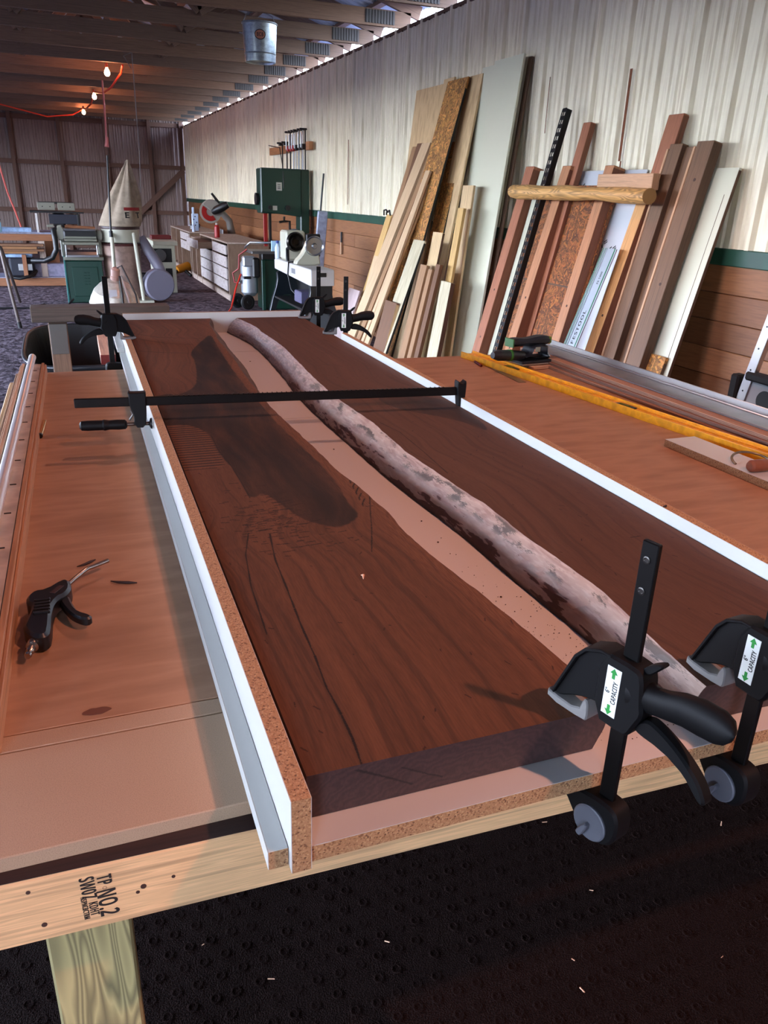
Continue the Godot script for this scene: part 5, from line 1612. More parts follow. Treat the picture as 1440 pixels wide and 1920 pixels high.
	bx(o, "blade_guard", Vector3(-0.24, 1.05, 0.09), Vector3(0.05, 0.44, 0.02), col("guard_red", Color(0.55, 0.06, 0.05)), 1, 0.003)
	bx(o, "guide_post", Vector3(-0.17, 1.04, 0.06), Vector3(0.035, 0.44, 0.03), black, 1, 0.003)
	bx(o, "data_plate", Vector3(-0.06, 1.58, 0.1515), Vector3(0.075, 0.1, 0.002), col("plate_pale", Color(0.72, 0.71, 0.66), 0.5), 1, 0.0)
	for y: float in [1.6, 1.575, 1.555]:
		bx(o, "plate_print", Vector3(-0.06, y, 0.1528), Vector3(0.04, 0.007, 0.0006), col("label_ink", Color(0.03, 0.03, 0.03)), 0, 0.0)
	bx(o, "data_plate", Vector3(-0.12, 1.315, 0.1515), Vector3(0.06, 0.055, 0.002), col("plate_pale", Color.WHITE), 1, 0.0)
	tu(o, "knob", [Vector3(-0.19, 1.32, 0.15), Vector3(-0.19, 1.32, 0.18)], 0.028, black, 14)
	tu(o, "knob", [Vector3(0.05, 1.32, 0.15), Vector3(0.05, 1.32, 0.185)], 0.035, black, 14)
	tu(o, "tension_wheel", [Vector3(-0.31, 1.42, 0.0), Vector3(-0.345, 1.42, 0.0)], 0.075, black, 16)
	tu(o, "lower_handle", [Vector3(0.02, 1.21, 0.08), Vector3(0.02, 1.15, 0.08), Vector3(-0.05, 1.14, 0.1)], 0.016, black, 8)
	tu(o, "lower_handle", [Vector3(0.02, 1.15, 0.08), Vector3(0.1, 1.15, 0.07), Vector3(0.1, 0.98, 0.07)], 0.016, black, 8)
	tu(o, "power_cord", [Vector3(0.0, 1.56, 0.155), Vector3(0.0, 1.62, 0.16), Vector3(-0.005, 1.83, 0.14), Vector3(-0.004, 2.05, 0.0), Vector3(0.0, 2.1, -0.6)], 0.006, black, 6)
	# lathe
	o = thing("wood_lathe", "white wood lathe with a bowl chuck and black curved legs", "lathe", Vector3(2.4, 0, -8.3))
	var bed := Geo.new()
	bed.ext(mm([-750, 700, -750, 800, -720, 815, 680, 815, 700, 800, 700, 660, 640, 655]), -0.12, 0.12, Transform3D(Basis(Vector3(0, 0, 1), Vector3.UP, Vector3(-1, 0, 0)), Vector3.ZERO), 0.006)
	part(o, "bed", bed, white)
	bx(o, "slot", Vector3(0.0, 0.765, 0.703), Vector3(0.07, 0.04, 0.006), black, 0, 0.004)
	bx(o, "badge", Vector3(-0.1215, 0.745, 0.05), Vector3(0.002, 0.05, 0.14), tri_mat("badge_grey", Color(0.45, 0.45, 0.46), "fibre", 3), 2, 0.0)
	for z: float in [-0.68, 0.62]:
		ex(o, "leg", round_off(mm([-120, 700, -110, 560, -190, 330, -240, 60, -250, 0, -190, 0, -180, 60, -130, 300, -60, 420, 60, 420, 130, 300, 180, 60, 190, 0, 250, 0, 240, 60, 190, 330, 110, 560, 120, 700]), 1), z - 0.03, z + 0.03, tri_mat("leg_blue", Color(0.07, 0.10, 0.12), "fibre", 3.0, 0.3), vert, 0.004)
	bx(o, "shelf", Vector3(0.0, 0.4, -0.03), Vector3(0.3, 0.02, 1.25), black, 2)
	bx(o, "shelf_box", Vector3(-0.02, 0.5, 0.2), Vector3(0.2, 0.12, 0.25), tri_mat("box_violet", Color(0.33, 0.31, 0.42), "fibre", 3), 1, 0.01)
	bx(o, "back_sheet", Vector3(0.13, 0.4, -0.03), Vector3(0.01, 0.55, 1.25), black, 1)
	bx(o, "headstock", Vector3(0.03, 0.97, -0.52), Vector3(0.22, 0.31, 0.26), cream, 1, 0.02)
	var fac := Transform3D(Basis(Vector3.RIGHT, Vector3(0, 0, 1), Vector3(0, -1, 0)), Vector3(0.03, 1.01, -0.39))
	la(o, "chuck", [Vector2(0, 0.02), Vector2(0.03, 0.02), Vector2(0.035, 0.05), Vector2(0.06, 0.055), Vector2(0.062, 0.02), Vector2(0.09, 0.03), Vector2(0.105, 0.0)], col("chuck_bronze", Color(0.14, 0.12, 0.10), 0.3, 0.7), 28, fac)
	ex(o, "tailstock", round_off(mm([-140, 815, -140, 860, -80, 910, -30, 1000, -10, 1060, 60, 1060, 90, 1000, 120, 860, 120, 815]), 1), 0.12, 0.24, cream, vert, 0.012)
	la(o, "hand_wheel", [Vector2(0, 0.0), Vector2(0.03, 0.0), Vector2(0.035, 0.02), Vector2(0.085, 0.03), Vector2(0.1, 0.045), Vector2(0.095, 0.06), Vector2(0.08, 0.05), Vector2(0.03, 0.045), Vector2(0.02, 0.07), Vector2(0, 0.07)], steel, 28, Transform3D(Basis(Vector3.RIGHT, Vector3(0, 0, 1), Vector3(0, -1, 0)), Vector3(0.04, 1.01, 0.24)))
	bx(o, "control_box", Vector3(0.2, 0.98, -0.3), Vector3(0.16, 0.24, 0.05), black, 1, 0.01)
	tu(o, "tool_rest", [Vector3(-0.1, 0.82, -0.25), Vector3(-0.1, 0.95, -0.25), Vector3(-0.12, 0.97, -0.1)], 0.018, black, 10)
	tu(o, "cord", [Vector3(0.0, 0.825, -0.15), Vector3(-0.13, 0.82, -0.1), Vector3(-0.145, 0.7, -0.08), Vector3(-0.13, 0.55, 0.0), Vector3(-0.1, 0.5, 0.1)], 0.008, black, 8)
	o = thing("bottle", "small blue capped bottle on the lathe's far bed end", "bottle", Vector3(2.3, 0.816, -8.98))
	la(o, "bottle", [Vector2(0, 0), Vector2(0.03, 0), Vector2(0.03, 0.12), Vector2(0.014, 0.15), Vector2(0.014, 0.16), Vector2(0, 0.16)], col("bottle_pale", Color.WHITE), 14)
	la(o, "cap", [Vector2(0.017, 0.16), Vector2(0.017, 0.19), Vector2(0, 0.19)], col("cap_blue", Color(0.1, 0.2, 0.5), 0.5), 12)
	o = thing("wrapped_board", "pale bluish wrapped board leaning on the plank wall by the lathe", "board", Vector3(3.05, 0, -10.0))
	o.rotation.z = -0.08
	bx(o, "board", Vector3(0, 0.66, 0), Vector3(0.13, 1.3, 0.04), tri_mat("wrap", Color(0.60, 0.63, 0.72), "soft", 2.0, 0.4), 1, 0.01)
	o = thing("chisel_tool", "small turning tool hanging on the plank wall by the lathe", "chisel", Vector3(3.27, 0.98, -9.6))
	tu(o, "blade", [Vector3(0, -0.02, 0), Vector3(0, 0.1, 0)], 0.014, black, 8)
	tu(o, "handle", [Vector3(0, -0.02, 0), Vector3(0, -0.16, 0)], [0.013, 0.017], wood("stick_wood", Color(0.78, 0.62, 0.48)), 10)
	o = thing("steel_rod", "thin dark rod leaning on the metal wall right of the bandsaw", "rod", Vector3(3.1, 0, -10.3))
	tu(o, "rod", [Vector3(0, 0.0, 0), Vector3(0.16, 1.75, 0)], 0.012, black, 8)
	# dust collector
	o = thing("dust_collector", "dust collector with a tan pointed filter bag and white steel ring", "dust collector", Vector3(0.83, 0, -11.95))
	var bag := tri_mat("bag_cloth", Color(0.64, 0.575, 0.49), "soft", 2.0, 0.9)
	var low := tri_mat("bag_plastic", Color(0.62, 0.50, 0.44), "soft", 2.0, 0.5)
	o.add_child(fabric("filter_bag", [[1.01, 0.275], [1.06, 0.272], [1.15, 0.25], [1.27, 0.215], [1.4, 0.172], [1.55, 0.115], [1.7, 0.062], [1.8, 0.028], [1.85, 0.012]], 0.34, bag, 0.12), true)
	o.add_child(fabric("collection_bag", [[0.06, 0.25], [0.1, 0.255], [0.4, 0.235], [0.6, 0.245], [0.76, 0.255]], 0.08, low, 0.0), true)
	la(o, "clamp_band", [Vector2(0.262, 0.97), Vector2(0.264, 0.985), Vector2(0.262, 1.005)], col("band_brown", Color(0.2, 0.1, 0.08), 0.5), 32)
	la(o, "drum", [Vector2(0.25, 0.8), Vector2(0.262, 0.8), Vector2(0.252, 0.81), Vector2(0.252, 0.965), Vector2(0.26, 0.972), Vector2(0, 0.972)], cream, 32)
	la(o, "clamp_band", [Vector2(0.259, 0.755), Vector2(0.262, 0.77), Vector2(0.259, 0.785)], col("band_red", Color(0.28, 0.07, 0.05), 0.5), 32)
	for p in [[-0.135, 0.24, -0.15, 0.02], [0.16, 0.22, 0.22, 0.25]]:
		tu(o, "strut", [Vector3(p[0], 0.92, p[1]), Vector3(p[0], 0.86, p[1] + 0.05), Vector3(lerpf(p[0], p[2], 0.4), 0.5, p[1] + 0.07), Vector3(p[2], 0.03, p[1] + 0.06)], 0.026, cream, 12)
	bx(o, "base_plate", Vector3(0.08, 0.02, 0.1), Vector3(0.55, 0.04, 0.5), cream, 0, 0.006)
	var red := col("logo_red", Color(0.5, 0.04, 0.05), 0.6)
	var rg := Geo.new()
	var bag_r := func(y: float) -> float: return lerpf(0.2625, 0.226, clampf((y - 1.06) / 0.2, 0, 1))
	for k in 12:
		var a0 := lerpf(-0.46, 0.48, k / 12.0) + 0.42
		var a1 := lerpf(-0.46, 0.48, (k + 1) / 12.0) + 0.42
		var q := []
		for e in [[a0, 1.215], [a1, 1.215], [a1, 1.255], [a0, 1.255]]:
			var r: float = bag_r.call(e[1]) + 0.026
			q.append(Vector3(sin(e[0]) * r + 0.065, e[1], cos(e[0]) * r))
		rg.quad(q[0], q[1], q[2], q[3])
	part(o, "logo_bar", rg, red)
	for s in [["E", 0.13], ["T", 0.72]]:
		var a: float = s[1]
		text(o, "lettering", s[0], 0.075, col("label_ink", Color(0.03, 0.03, 0.03)), Transform3D(Basis(Vector3.UP, a) * Basis(Vector3.RIGHT, -0.17), Vector3(sin(a), 0, cos(a)) * (bag_r.call(1.16) + 0.027) + Vector3(0.055, 1.155, 0)), 1.3)
	# blower and motor behind right of it
	la(o, "blower_housing", [Vector2(0, 0), Vector2(0.2, 0), Vector2(0.22, 0.02), Vector2(0.22, 0.13), Vector2(0.2, 0.15), Vector2(0, 0.15)], tri_mat("blower_grey", Color(0.52, 0.50, 0.56), "fibre", 3.0, 0.45), 28, along(Vector3(0.42, 0.24, 0.12), Vector3(0.47, 0.24, 0.3), Vector3.UP))
	tu(o, "duct", [Vector3(0.27, 0.85, -0.02), Vector3(0.36, 0.68, 0.06), Vector3(0.46, 0.5, 0.12), Vector3(0.52, 0.32, 0.14), Vector3(0.5, 0.2, 0.16)], [0.07, 0.075, 0.075, 0.075, 0.07], tri_mat("blower_grey", Color.WHITE, "fibre", 3.0), 16)
	bx(o, "motor_box", Vector3(0.27, 0.32, 0.12), Vector3(0.13, 0.17, 0.16), black, 1, 0.02)
	# jointer base behind it
	o = thing("planer_stand", "cream machine cabinet with a dark opening right of the dust collector", "machine", Vector3(1.5, 0, -13.0))
	bx(o, "cabinet", Vector3(0, 0.36, 0), Vector3(0.34, 0.72, 0.4), cream, 1, 0.01)
	bx(o, "opening", Vector3(-0.02, 0.56, 0.201), Vector3(0.27, 0.2, 0.006), black, 1, 0.02)
	bx(o, "lower_opening", Vector3(0.06, 0.25, 0.201), Vector3(0.1, 0.24, 0.006), black, 1, 0.004)
	la(o, "pulley", [Vector2(0, 0), Vector2(0.09, 0), Vector2(0.09, 0.015), Vector2(0.06, 0.02), Vector2(0, 0.02)], iron, 18, along(Vector3(-0.06, 0.56, 0.204), Vector3(-0.06, 0.56, 0.3), Vector3.RIGHT))
	bx(o, "table", Vector3(0, 0.75, 0), Vector3(0.36, 0.06, 0.9), cream, 2, 0.006)
	o = thing("red_case", "flat red case lying on the cream machine by the end wall", "case", Vector3(1.5, 0.78, -13.1))
	bx(o, "case", Vector3(0, 0.03, 0), Vector3(0.3, 0.06, 0.2), col("case_red", Color(0.36, 0.05, 0.06), 0.5), 0, 0.008)


func fabric(called: String, prof: Array, fold: float, m: Material, gather: float) -> MeshInstance3D:
	# cloth turned about y with folds that run down it
	var g := Geo.new()
	var n := 72
	var rows := []
	for k in (prof.size() - 1) * 4 + 1:
		var i := mini(k / 4, prof.size() - 2)
		var t := (k - i * 4) / 4.0
		var y: float = lerpf(prof[i][0], prof[i + 1][0], t)
		var r: float = lerpf(prof[i][1], prof[i + 1][1], t)
		var up := clampf((y - prof[0][0]) / (prof[prof.size() - 1][0] - prof[0][0]), 0, 1)
		var row := []
		for a in n + 1:
			var f := TAU * a / n
			var w := sin(f * 4.0 + 0.9 + 0.4 * sin(y * 5.0)) * 0.65 + sin(f * 9.0 + 2.0 + y * 2.0) * 0.3
			var deep := fold * (up * 1.6 + 0.04) if gather > 0 else fold * sin(up * PI) * (0.7 + 0.5 * sin(y * 14.0 + f * 3.0))
			var lean := Vector3(gather * 1.45 * pow(up, 0.75), 0, 0)
			row.append(Vector3(sin(f) * r * (1.0 + w * deep), y, cos(f) * r * (1.0 + w * deep)) + lean)
		rows.append(row)
	var norm := func(i: int, a: int) -> Vector3:
		var p: Vector3 = rows[mini(i + 1, rows.size() - 1)][a] - rows[maxi(i - 1, 0)][a]
		var q: Vector3 = rows[i][(a + 1) % n] - rows[i][(a + n - 1) % n]
		return q.cross(p).normalized()
	for i in rows.size() - 1:
		for a in n:
			var A: Vector3 = rows[i][a]
			var B: Vector3 = rows[i][a + 1]
			var C: Vector3 = rows[i + 1][a + 1]
			var D: Vector3 = rows[i + 1][a]
			var b := (a + 1) % n
			g.tri(A, B, C, norm.call(i, a), norm.call(i, b), norm.call(i + 1, b), Vector2(a * 0.03, A.y), Vector2(a * 0.03 + 0.03, A.y), Vector2(a * 0.03 + 0.03, C.y))
			g.tri(A, C, D, norm.call(i, a), norm.call(i + 1, b), norm.call(i + 1, a), Vector2(a * 0.03, A.y), Vector2(a * 0.03 + 0.03, C.y), Vector2(a * 0.03, C.y))
	for a in n:
		g.flat(Vector3(0, prof[0][0], 0), rows[0][a + 1], rows[0][a])
		g.flat(Vector3(0, prof[prof.size() - 1][0] + 0.01, 0), rows[rows.size() - 1][a], rows[rows.size() - 1][a + 1])
	var o := MeshInstance3D.new()
	o.name = called
	o.mesh = g.mesh()
	o.material_override = m
	return o


func build_left_side() -> void:
	var green := mats["machine_green"] as Material
	var cream := tri_mat("planer_grey", Color(0.50, 0.50, 0.44), "fibre", 3.0, 0.4)
	var black := mats["machine_black"] as Material
	var steel := mats["machine_steel"] as Material
	var pine := wood("left_pine", Color(0.58, 0.37, 0.23), 0.65, 8, 0.6)
	var whit := mats["machine_white"] as Material
	# planer
	var o := thing("thickness_planer", "thickness planer on a dark green louvred steel stand", "planer", Vector3(0.3, 0, -11.95))
	var g := Geo.new()
	ex(o, "stand", mm([-215, 0, 265, 0, 245, 560, -240, 560]), -0.2, 0.17, green, Transform3D.IDENTITY, 0.012)
	ex(o, "front_panel", mm([-150, 90, 190, 90, 180, 480, -155, 480]), 0.165, 0.176, green, Transform3D.IDENTITY, 0.006)
	bx(o, "left_flange", Vector3(-0.235, 0.31, 0.15), Vector3(0.025, 0.62, 0.06), tri_mat("flange_teal", Color(0.10, 0.36, 0.34), "fibre", 3.0, 0.3), 1, 0.004)
	for k in 5:
		for s: float in [-0.012, 0.03]:
			bx(o, "louvre", Vector3(0.02 + s, 0.25 + 0.038 * k, 0.178), Vector3(0.034, 0.012, 0.012), green, 0, 0.004)
	bx(o, "stand_top", Vector3(0.015, 0.59, -0.015), Vector3(0.52, 0.05, 0.4), cream, 0, 0.008)
	for x: float in [-0.235, 0.24]:
		bx(o, "column", Vector3(x, 0.72, 0.05), Vector3(0.05, 0.24, 0.1), cream, 1, 0.01)
		tu(o, "guide_post", [Vector3(x * 0.84, 0.62, 0.14), Vector3(x * 0.84, 0.8, 0.14)], 0.013, steel, 10)
	bx(o, "bed", Vector3(0, 0.63, 0.05), Vector3(0.42, 0.03, 0.55), steel, 0, 0.005)
	bx(o, "feed_table", Vector3(0, 0.785, 0.08), Vector3(0.46, 0.035, 0.4), cream, 0, 0.008)
	bx(o, "cutter_head", Vector3(0.0, 0.89, 0.05), Vector3(0.42, 0.13, 0.32), black, 0, 0.02)
	for y: float in [0.955, 0.86, 0.825]:
		tu(o, "roller", [Vector3(-0.2, y, 0.2), Vector3(0.2, y, 0.2)], 0.018, cream if y < 0.9 else steel, 12)
	ex(o, "side_casting", round_off(mm([-300, 820, -300, 990, -200, 1010, -190, 820]), 1), -0.1, 0.16, cream, Transform3D.IDENTITY, 0.01)
	ex(o, "side_casting", round_off(mm([200, 820, 200, 970, 280, 950, 290, 820]), 1), -0.1, 0.16, cream, Transform3D.IDENTITY, 0.01)
	tu(o, "wood_top", [Vector3(-0.18, 0.99, 0.1), Vector3(0.2, 0.975, 0.1)], 0.022, pine, 10)
	tu(o, "dust_hose", [Vector3(-0.28, 0.96, 0.12), Vector3(-0.33, 0.95, 0.15), Vector3(-0.32, 0.82, 0.17), Vector3(-0.32, 0.7, 0.17), Vector3(-0.38, 0.6, 0.17), Vector3(-0.48, 0.555, 0.14), Vector3(-0.64, 0.55, 0.05)], 0.034, black, 12)
	# bench at the left with its shelf
	o = thing("side_bench", "long wooden bench with a low shelf in the far left corner", "workbench", Vector3(-0.95, 0, -14.25))
	var lil := tri_mat("shelf_blue", Color(0.60, 0.60, 0.68), "soft", 2.0, 0.6)
	bx(o, "top", Vector3(0, 0.8, 0), Vector3(1.95, 0.03, 0.7), lil, 0)
	bx(o, "apron", Vector3(0, 0.735, 0.34), Vector3(1.93, 0.1, 0.04), pine, 0, 0.003)
	bx(o, "shelf_face", Vector3(0.05, 0.07, 0.36), Vector3(2.1, 0.12, 0.04), pine, 0, 0.003)
	bx(o, "shelf", Vector3(0.05, 0.13, 0.0), Vector3(2.1, 0.02, 0.72), lil, 0)
	for x: float in [-0.85, 0.72]:
		bx(o, "leg", Vector3(x, 0.4, 0.28), Vector3(0.09, 0.78, 0.06), wood("toe_pale", Color(0.78, 0.70, 0.64)), 1)
	bx(o, "side_panel", Vector3(0.83, 0.45, 0.1), Vector3(0.26, 0.52, 0.02), pine, 1)
	o = thing("plank_stack", "stack of yellowish planks on brackets under the left bench top", "planks", Vector3(-1.0, 0.5, -13.85))
	for k in 4:
		bx(o, "plank", Vector3(0.05 * (k % 2), 0.02 + 0.036 * k, 0.03 * (k % 3)), Vector3(1.4 + 0.1 * (k % 2), 0.032, 0.2), wood("left_plank_%d" % (k % 2), [Color(0.62, 0.43, 0.26), Color(0.50, 0.34, 0.22)][k % 2], 0.65, 8, 0.6), 0)
	bx(o, "bearer", Vector3(0.5, -0.19, 0.1), Vector3(0.06, 0.36, 0.1), pine, 1)
	bx(o, "bearer", Vector3(-0.5, -0.19, 0.1), Vector3(0.06, 0.36, 0.1), pine, 1)
	o = thing("router_table", "router table with a split grey fence on the left bench", "router table", Vector3(0.05, 0.815, -14.0))
	bx(o, "table_top", Vector3(0.0, 0.3, 0), Vector3(0.78, 0.025, 0.45), black, 0, 0.004)
	for s: float in [-1.0, 1.0]:
		bx(o, "fence_board", Vector3(s * 0.145, 0.38, 0.05), Vector3(0.25, 0.11, 0.03), cream, 0, 0.004)
		for x: float in [-0.055, 0.055]:
			tu(o, "fence_bolt", [Vector3(s * 0.145 + x, 0.375, 0.065), Vector3(s * 0.145 + x, 0.375, 0.072)], 0.009, black, 8)
		bx(o, "side", Vector3(s * 0.3, 0.14, 0), Vector3(0.03, 0.28, 0.4), whit if s < 0 else black, 1, 0.003)
	bx(o, "fence_back", Vector3(0.0, 0.43, 0.02), Vector3(0.5, 0.03, 0.06), black, 0, 0.004)
	bx(o, "router", Vector3(0.02, 0.18, 0.0), Vector3(0.18, 0.22, 0.18), black, 1, 0.03)
	bx(o, "front_panel", Vector3(0.1, 0.2, 0.18), Vector3(0.45, 0.14, 0.02), tri_mat("panel_navy", Color(0.10, 0.11, 0.16), "fibre", 3.0), 0, 0.004)
	bx(o, "switch", Vector3(-0.12, 0.1, 0.2), Vector3(0.1, 0.04, 0.03), cream, 0, 0.006)
	o = thing("blue_sheet", "pale blue sheet lying on the left bench top", "sheet", Vector3(-0.75, 0.815, -13.98))
	bx(o, "sheet", Vector3(0, 0.03, 0), Vector3(0.8, 0.06, 0.25), tri_mat("sheet_blue", Color(0.62, 0.74, 0.88), "soft", 2.0, 0.5), 0, 0.006)
	o = thing("jar", "clear blue jar with a dark lid at the picture's left edge", "jar", Vector3(-0.81, 0.815, -13.75))
	la(o, "jar", [Vector2(0, 0.0), Vector2(0.05, 0.0), Vector2(0.055, 0.02), Vector2(0.055, 0.13), Vector2(0.04, 0.16), Vector2(0, 0.16)], col("jar_blue", Color(0.55, 0.76, 0.82), 0.2), 18)
	la(o, "lid", [Vector2(0.045, 0.16), Vector2(0.06, 0.17), Vector2(0.05, 0.2), Vector2(0, 0.2)], black, 18)
	o = thing("shop_vacuum", "dark shop vacuum with clutter on the left bench's low shelf", "vacuum", Vector3(-0.55, 0.14, -13.95))
	bx(o, "body", Vector3(0, 0.16, 0), Vector3(0.36, 0.3, 0.3), tri_mat("panel_navy", Color(0.10, 0.11, 0.16), "fibre", 3.0), 1, 0.03)
	bx(o, "lid", Vector3(-0.03, 0.33, 0), Vector3(0.4, 0.05, 0.3), tri_mat("sheet_blue", Color.WHITE, "soft", 2.0), 0, 0.01)
	tu(o, "hose", [Vector3(-0.2, 0.02, 0.2), Vector3(-0.05, 0.0, 0.26), Vector3(0.1, 0.03, 0.24), Vector3(0.2, 0.1, 0.1)], 0.025, black, 10)
	bx(o, "latch", Vector3(0.05, 0.16, 0.155), Vector3(0.2, 0.1, 0.02), steel, 0, 0.01)
	o = thing("pale_box", "pale lilac box on the low shelf behind the planer", "box", Vector3(-0.1, 0.14, -14.1))
	bx(o, "box", Vector3(0, 0.1, 0), Vector3(0.6, 0.2, 0.3), tri_mat("sheet_lilac", Color(0.55, 0.53, 0.62), "soft", 2.0, 0.6), 0, 0.01)
	o = thing("cable", "dark cable curving across the floor left of the planer", "cable", Vector3(-0.3, 0, -11.3))
	tu(o, "cable", [Vector3(-0.9, 0.012, 0.1), Vector3(-0.4, 0.012, 0.0), Vector3(-0.1, 0.012, 0.05), Vector3(0.05, 0.05, -0.02), Vector3(0.15, 0.012, -0.05), Vector3(0.32, 0.02, 0.05), Vector3(0.42, 0.1, -0.1)], 0.013, black, 8)
	# step ladder at the left edge
	o = thing("stepladder", "bent metal tube frame leg standing at the picture's left edge", "ladder", Vector3(-0.49, 0, -9.7))
	tu(o, "rail", [Vector3(0.0, 0, 0), Vector3(-0.045, 0.4, 0), Vector3(-0.085, 0.82, -0.02), Vector3(-0.11, 0.9, -0.04), Vector3(-0.2, 0.93, -0.06), Vector3(-0.6, 0.93, -0.06)], 0.018, col("tube_grey", Color(0.42, 0.38, 0.36), 0.35, 0.7), 12)
	tu(o, "rail", [Vector3(0.01, 0.22, -0.5), Vector3(-0.045, 0.6, -0.3), Vector3(-0.09, 0.86, -0.1)], 0.018, col("tube_grey", Color.WHITE), 12)
	tu(o, "foot", [Vector3(0, 0, 0), Vector3(-0.006, 0.07, 0)], 0.022, black, 12)
	tu(o, "rail", [Vector3(-0.55, 0, -0.1), Vector3(-0.58, 0.93, -0.06)], 0.018, col("tube_grey", Color.WHITE), 12)
	# stock tank
	o = thing("stock_tank", "black oval rubber tub with a pale rim behind the left bench", "tub", Vector3(0.12, 0, -6.55))
	var oval := func(hw: float, hl: float) -> Array:
		var q := []
		for k in 48:
			var t := TAU * k / 48
			q.append(Vector2(signf(cos(t)) * pow(absf(cos(t)), 0.55) * hw, signf(sin(t)) * pow(absf(sin(t)), 0.55) * hl))
		return q
	g = Geo.new()
	var lev := [[0.0, 0.37, 0.86], [0.3, 0.43, 0.93], [0.35, 0.45, 0.95], [0.36, 0.45, 0.95], [0.36, 0.42, 0.92], [0.32, 0.41, 0.91], [0.02, 0.35, 0.84]]
	for k in lev.size() - 1:
		var a: Array = oval.call(lev[k][1], lev[k][2])
		var b: Array = oval.call(lev[k + 1][1], lev[k + 1][2])
		for i in 48:
			var j := (i + 1) % 48
			g.quad(Vector3(a[j].x, lev[k][0], a[j].y), Vector3(a[i].x, lev[k][0], a[i].y), Vector3(b[i].x, lev[k + 1][0], b[i].y), Vector3(b[j].x, lev[k + 1][0], b[j].y))
	g.ext(oval.call(0.36, 0.85), 0.01, 0.02, Transform3D(Basis(Vector3(1, 0, 0), Vector3(0, 0, -1), Vector3(0, 1, 0)), Vector3.ZERO))
	part(o, "tub", g, tri_mat("tub_rubber", Color(0.04, 0.038, 0.04), "fibre", 4.0, 0.5))
	g = Geo.new()
	var rp := []
	for p: Vector2 in oval.call(0.44, 0.94):
		rp.append(Vector3(p.x, 0.358, p.y))
	rp.append(rp[0])
	g.tube(rp, 0.016, 8)
	part(o, "rim", g, tri_mat("tub_rim", Color(0.16, 0.17, 0.18), "fibre", 4.0, 0.28), "smooth rim")
	# rubber mat before the bench
	o = thing("rubber_mat", "very dark stud rubber mat on the floor before the bench", "mat", Vector3(0.6, 0.0, -1.5), 0.06)
	var mat_m := tri_mat("mat_rubber", Color(0.17, 0.115, 0.10), "mat", 6.0, 0.8, "dirt_h", 0.4)
	mat_m.metallic_specular = 0.12
	bx(o, "sheet", Vector3(0, 0.006, 0), Vector3(2.9, 0.012, 2.0), mat_m, 0, 0.003)
	var ring := Geo.new()
	ring.lathe([Vector2(0.0135, 0), Vector2(0.0125, 0.0025), Vector2(0.0095, 0.0028), Vector2(0.0085, 0.0008), Vector2(0, 0.0004)], 12)
	var mmi := MultiMeshInstance3D.new()
	var mu := MultiMesh.new()
	mu.transform_format = MultiMesh.TRANSFORM_3D
	mu.mesh = ring.mesh()
	var spots := []
	for i in 64:
		for j in 44:
			var p := Vector3(-1.4 + 0.045 * i + (0.0225 if j % 2 else 0.0), 0.0122, -0.97 + 0.045 * j)
			if rng.randf() < 0.9:
				spots.append(Transform3D(Basis.from_scale(Vector3(0.85, rng.randf_range(0.15, 0.6), 0.85)), p + Vector3(rng.randf_range(-0.003, 0.003), 0, rng.randf_range(-0.003, 0.003))))
	mu.instance_count = spots.size()
	for k in spots.size():
		mu.set_instance_transform(k, spots[k])
	mmi.multimesh = mu
	mmi.name = "stud_rings"
	mmi.material_override = mat_m
	mmi.set_meta("kind", "stuff")
	o.add_child(mmi, true)
	# wood litter on the mat
	g = Geo.new()
	for k in 26:
		var p := Vector3(rng.randf_range(-0.4, 1.5), 0.016, rng.randf_range(-2.1, -0.7))
		var d := Vector3(rng.randfn(), 0.1, rng.randfn()).normalized() * rng.randf_range(0.002, 0.008)
		g.tube([p - d, p + d], rng.randf_range(0.0007, 0.0016), 5)
	var l := part(self, "floor_shavings", g, col("chip_pale", Color(0.8, 0.62, 0.5), 0.7))
	tag(l, "pale wood shavings scattered over the dark rubber mat", "shavings", "", "stuff")


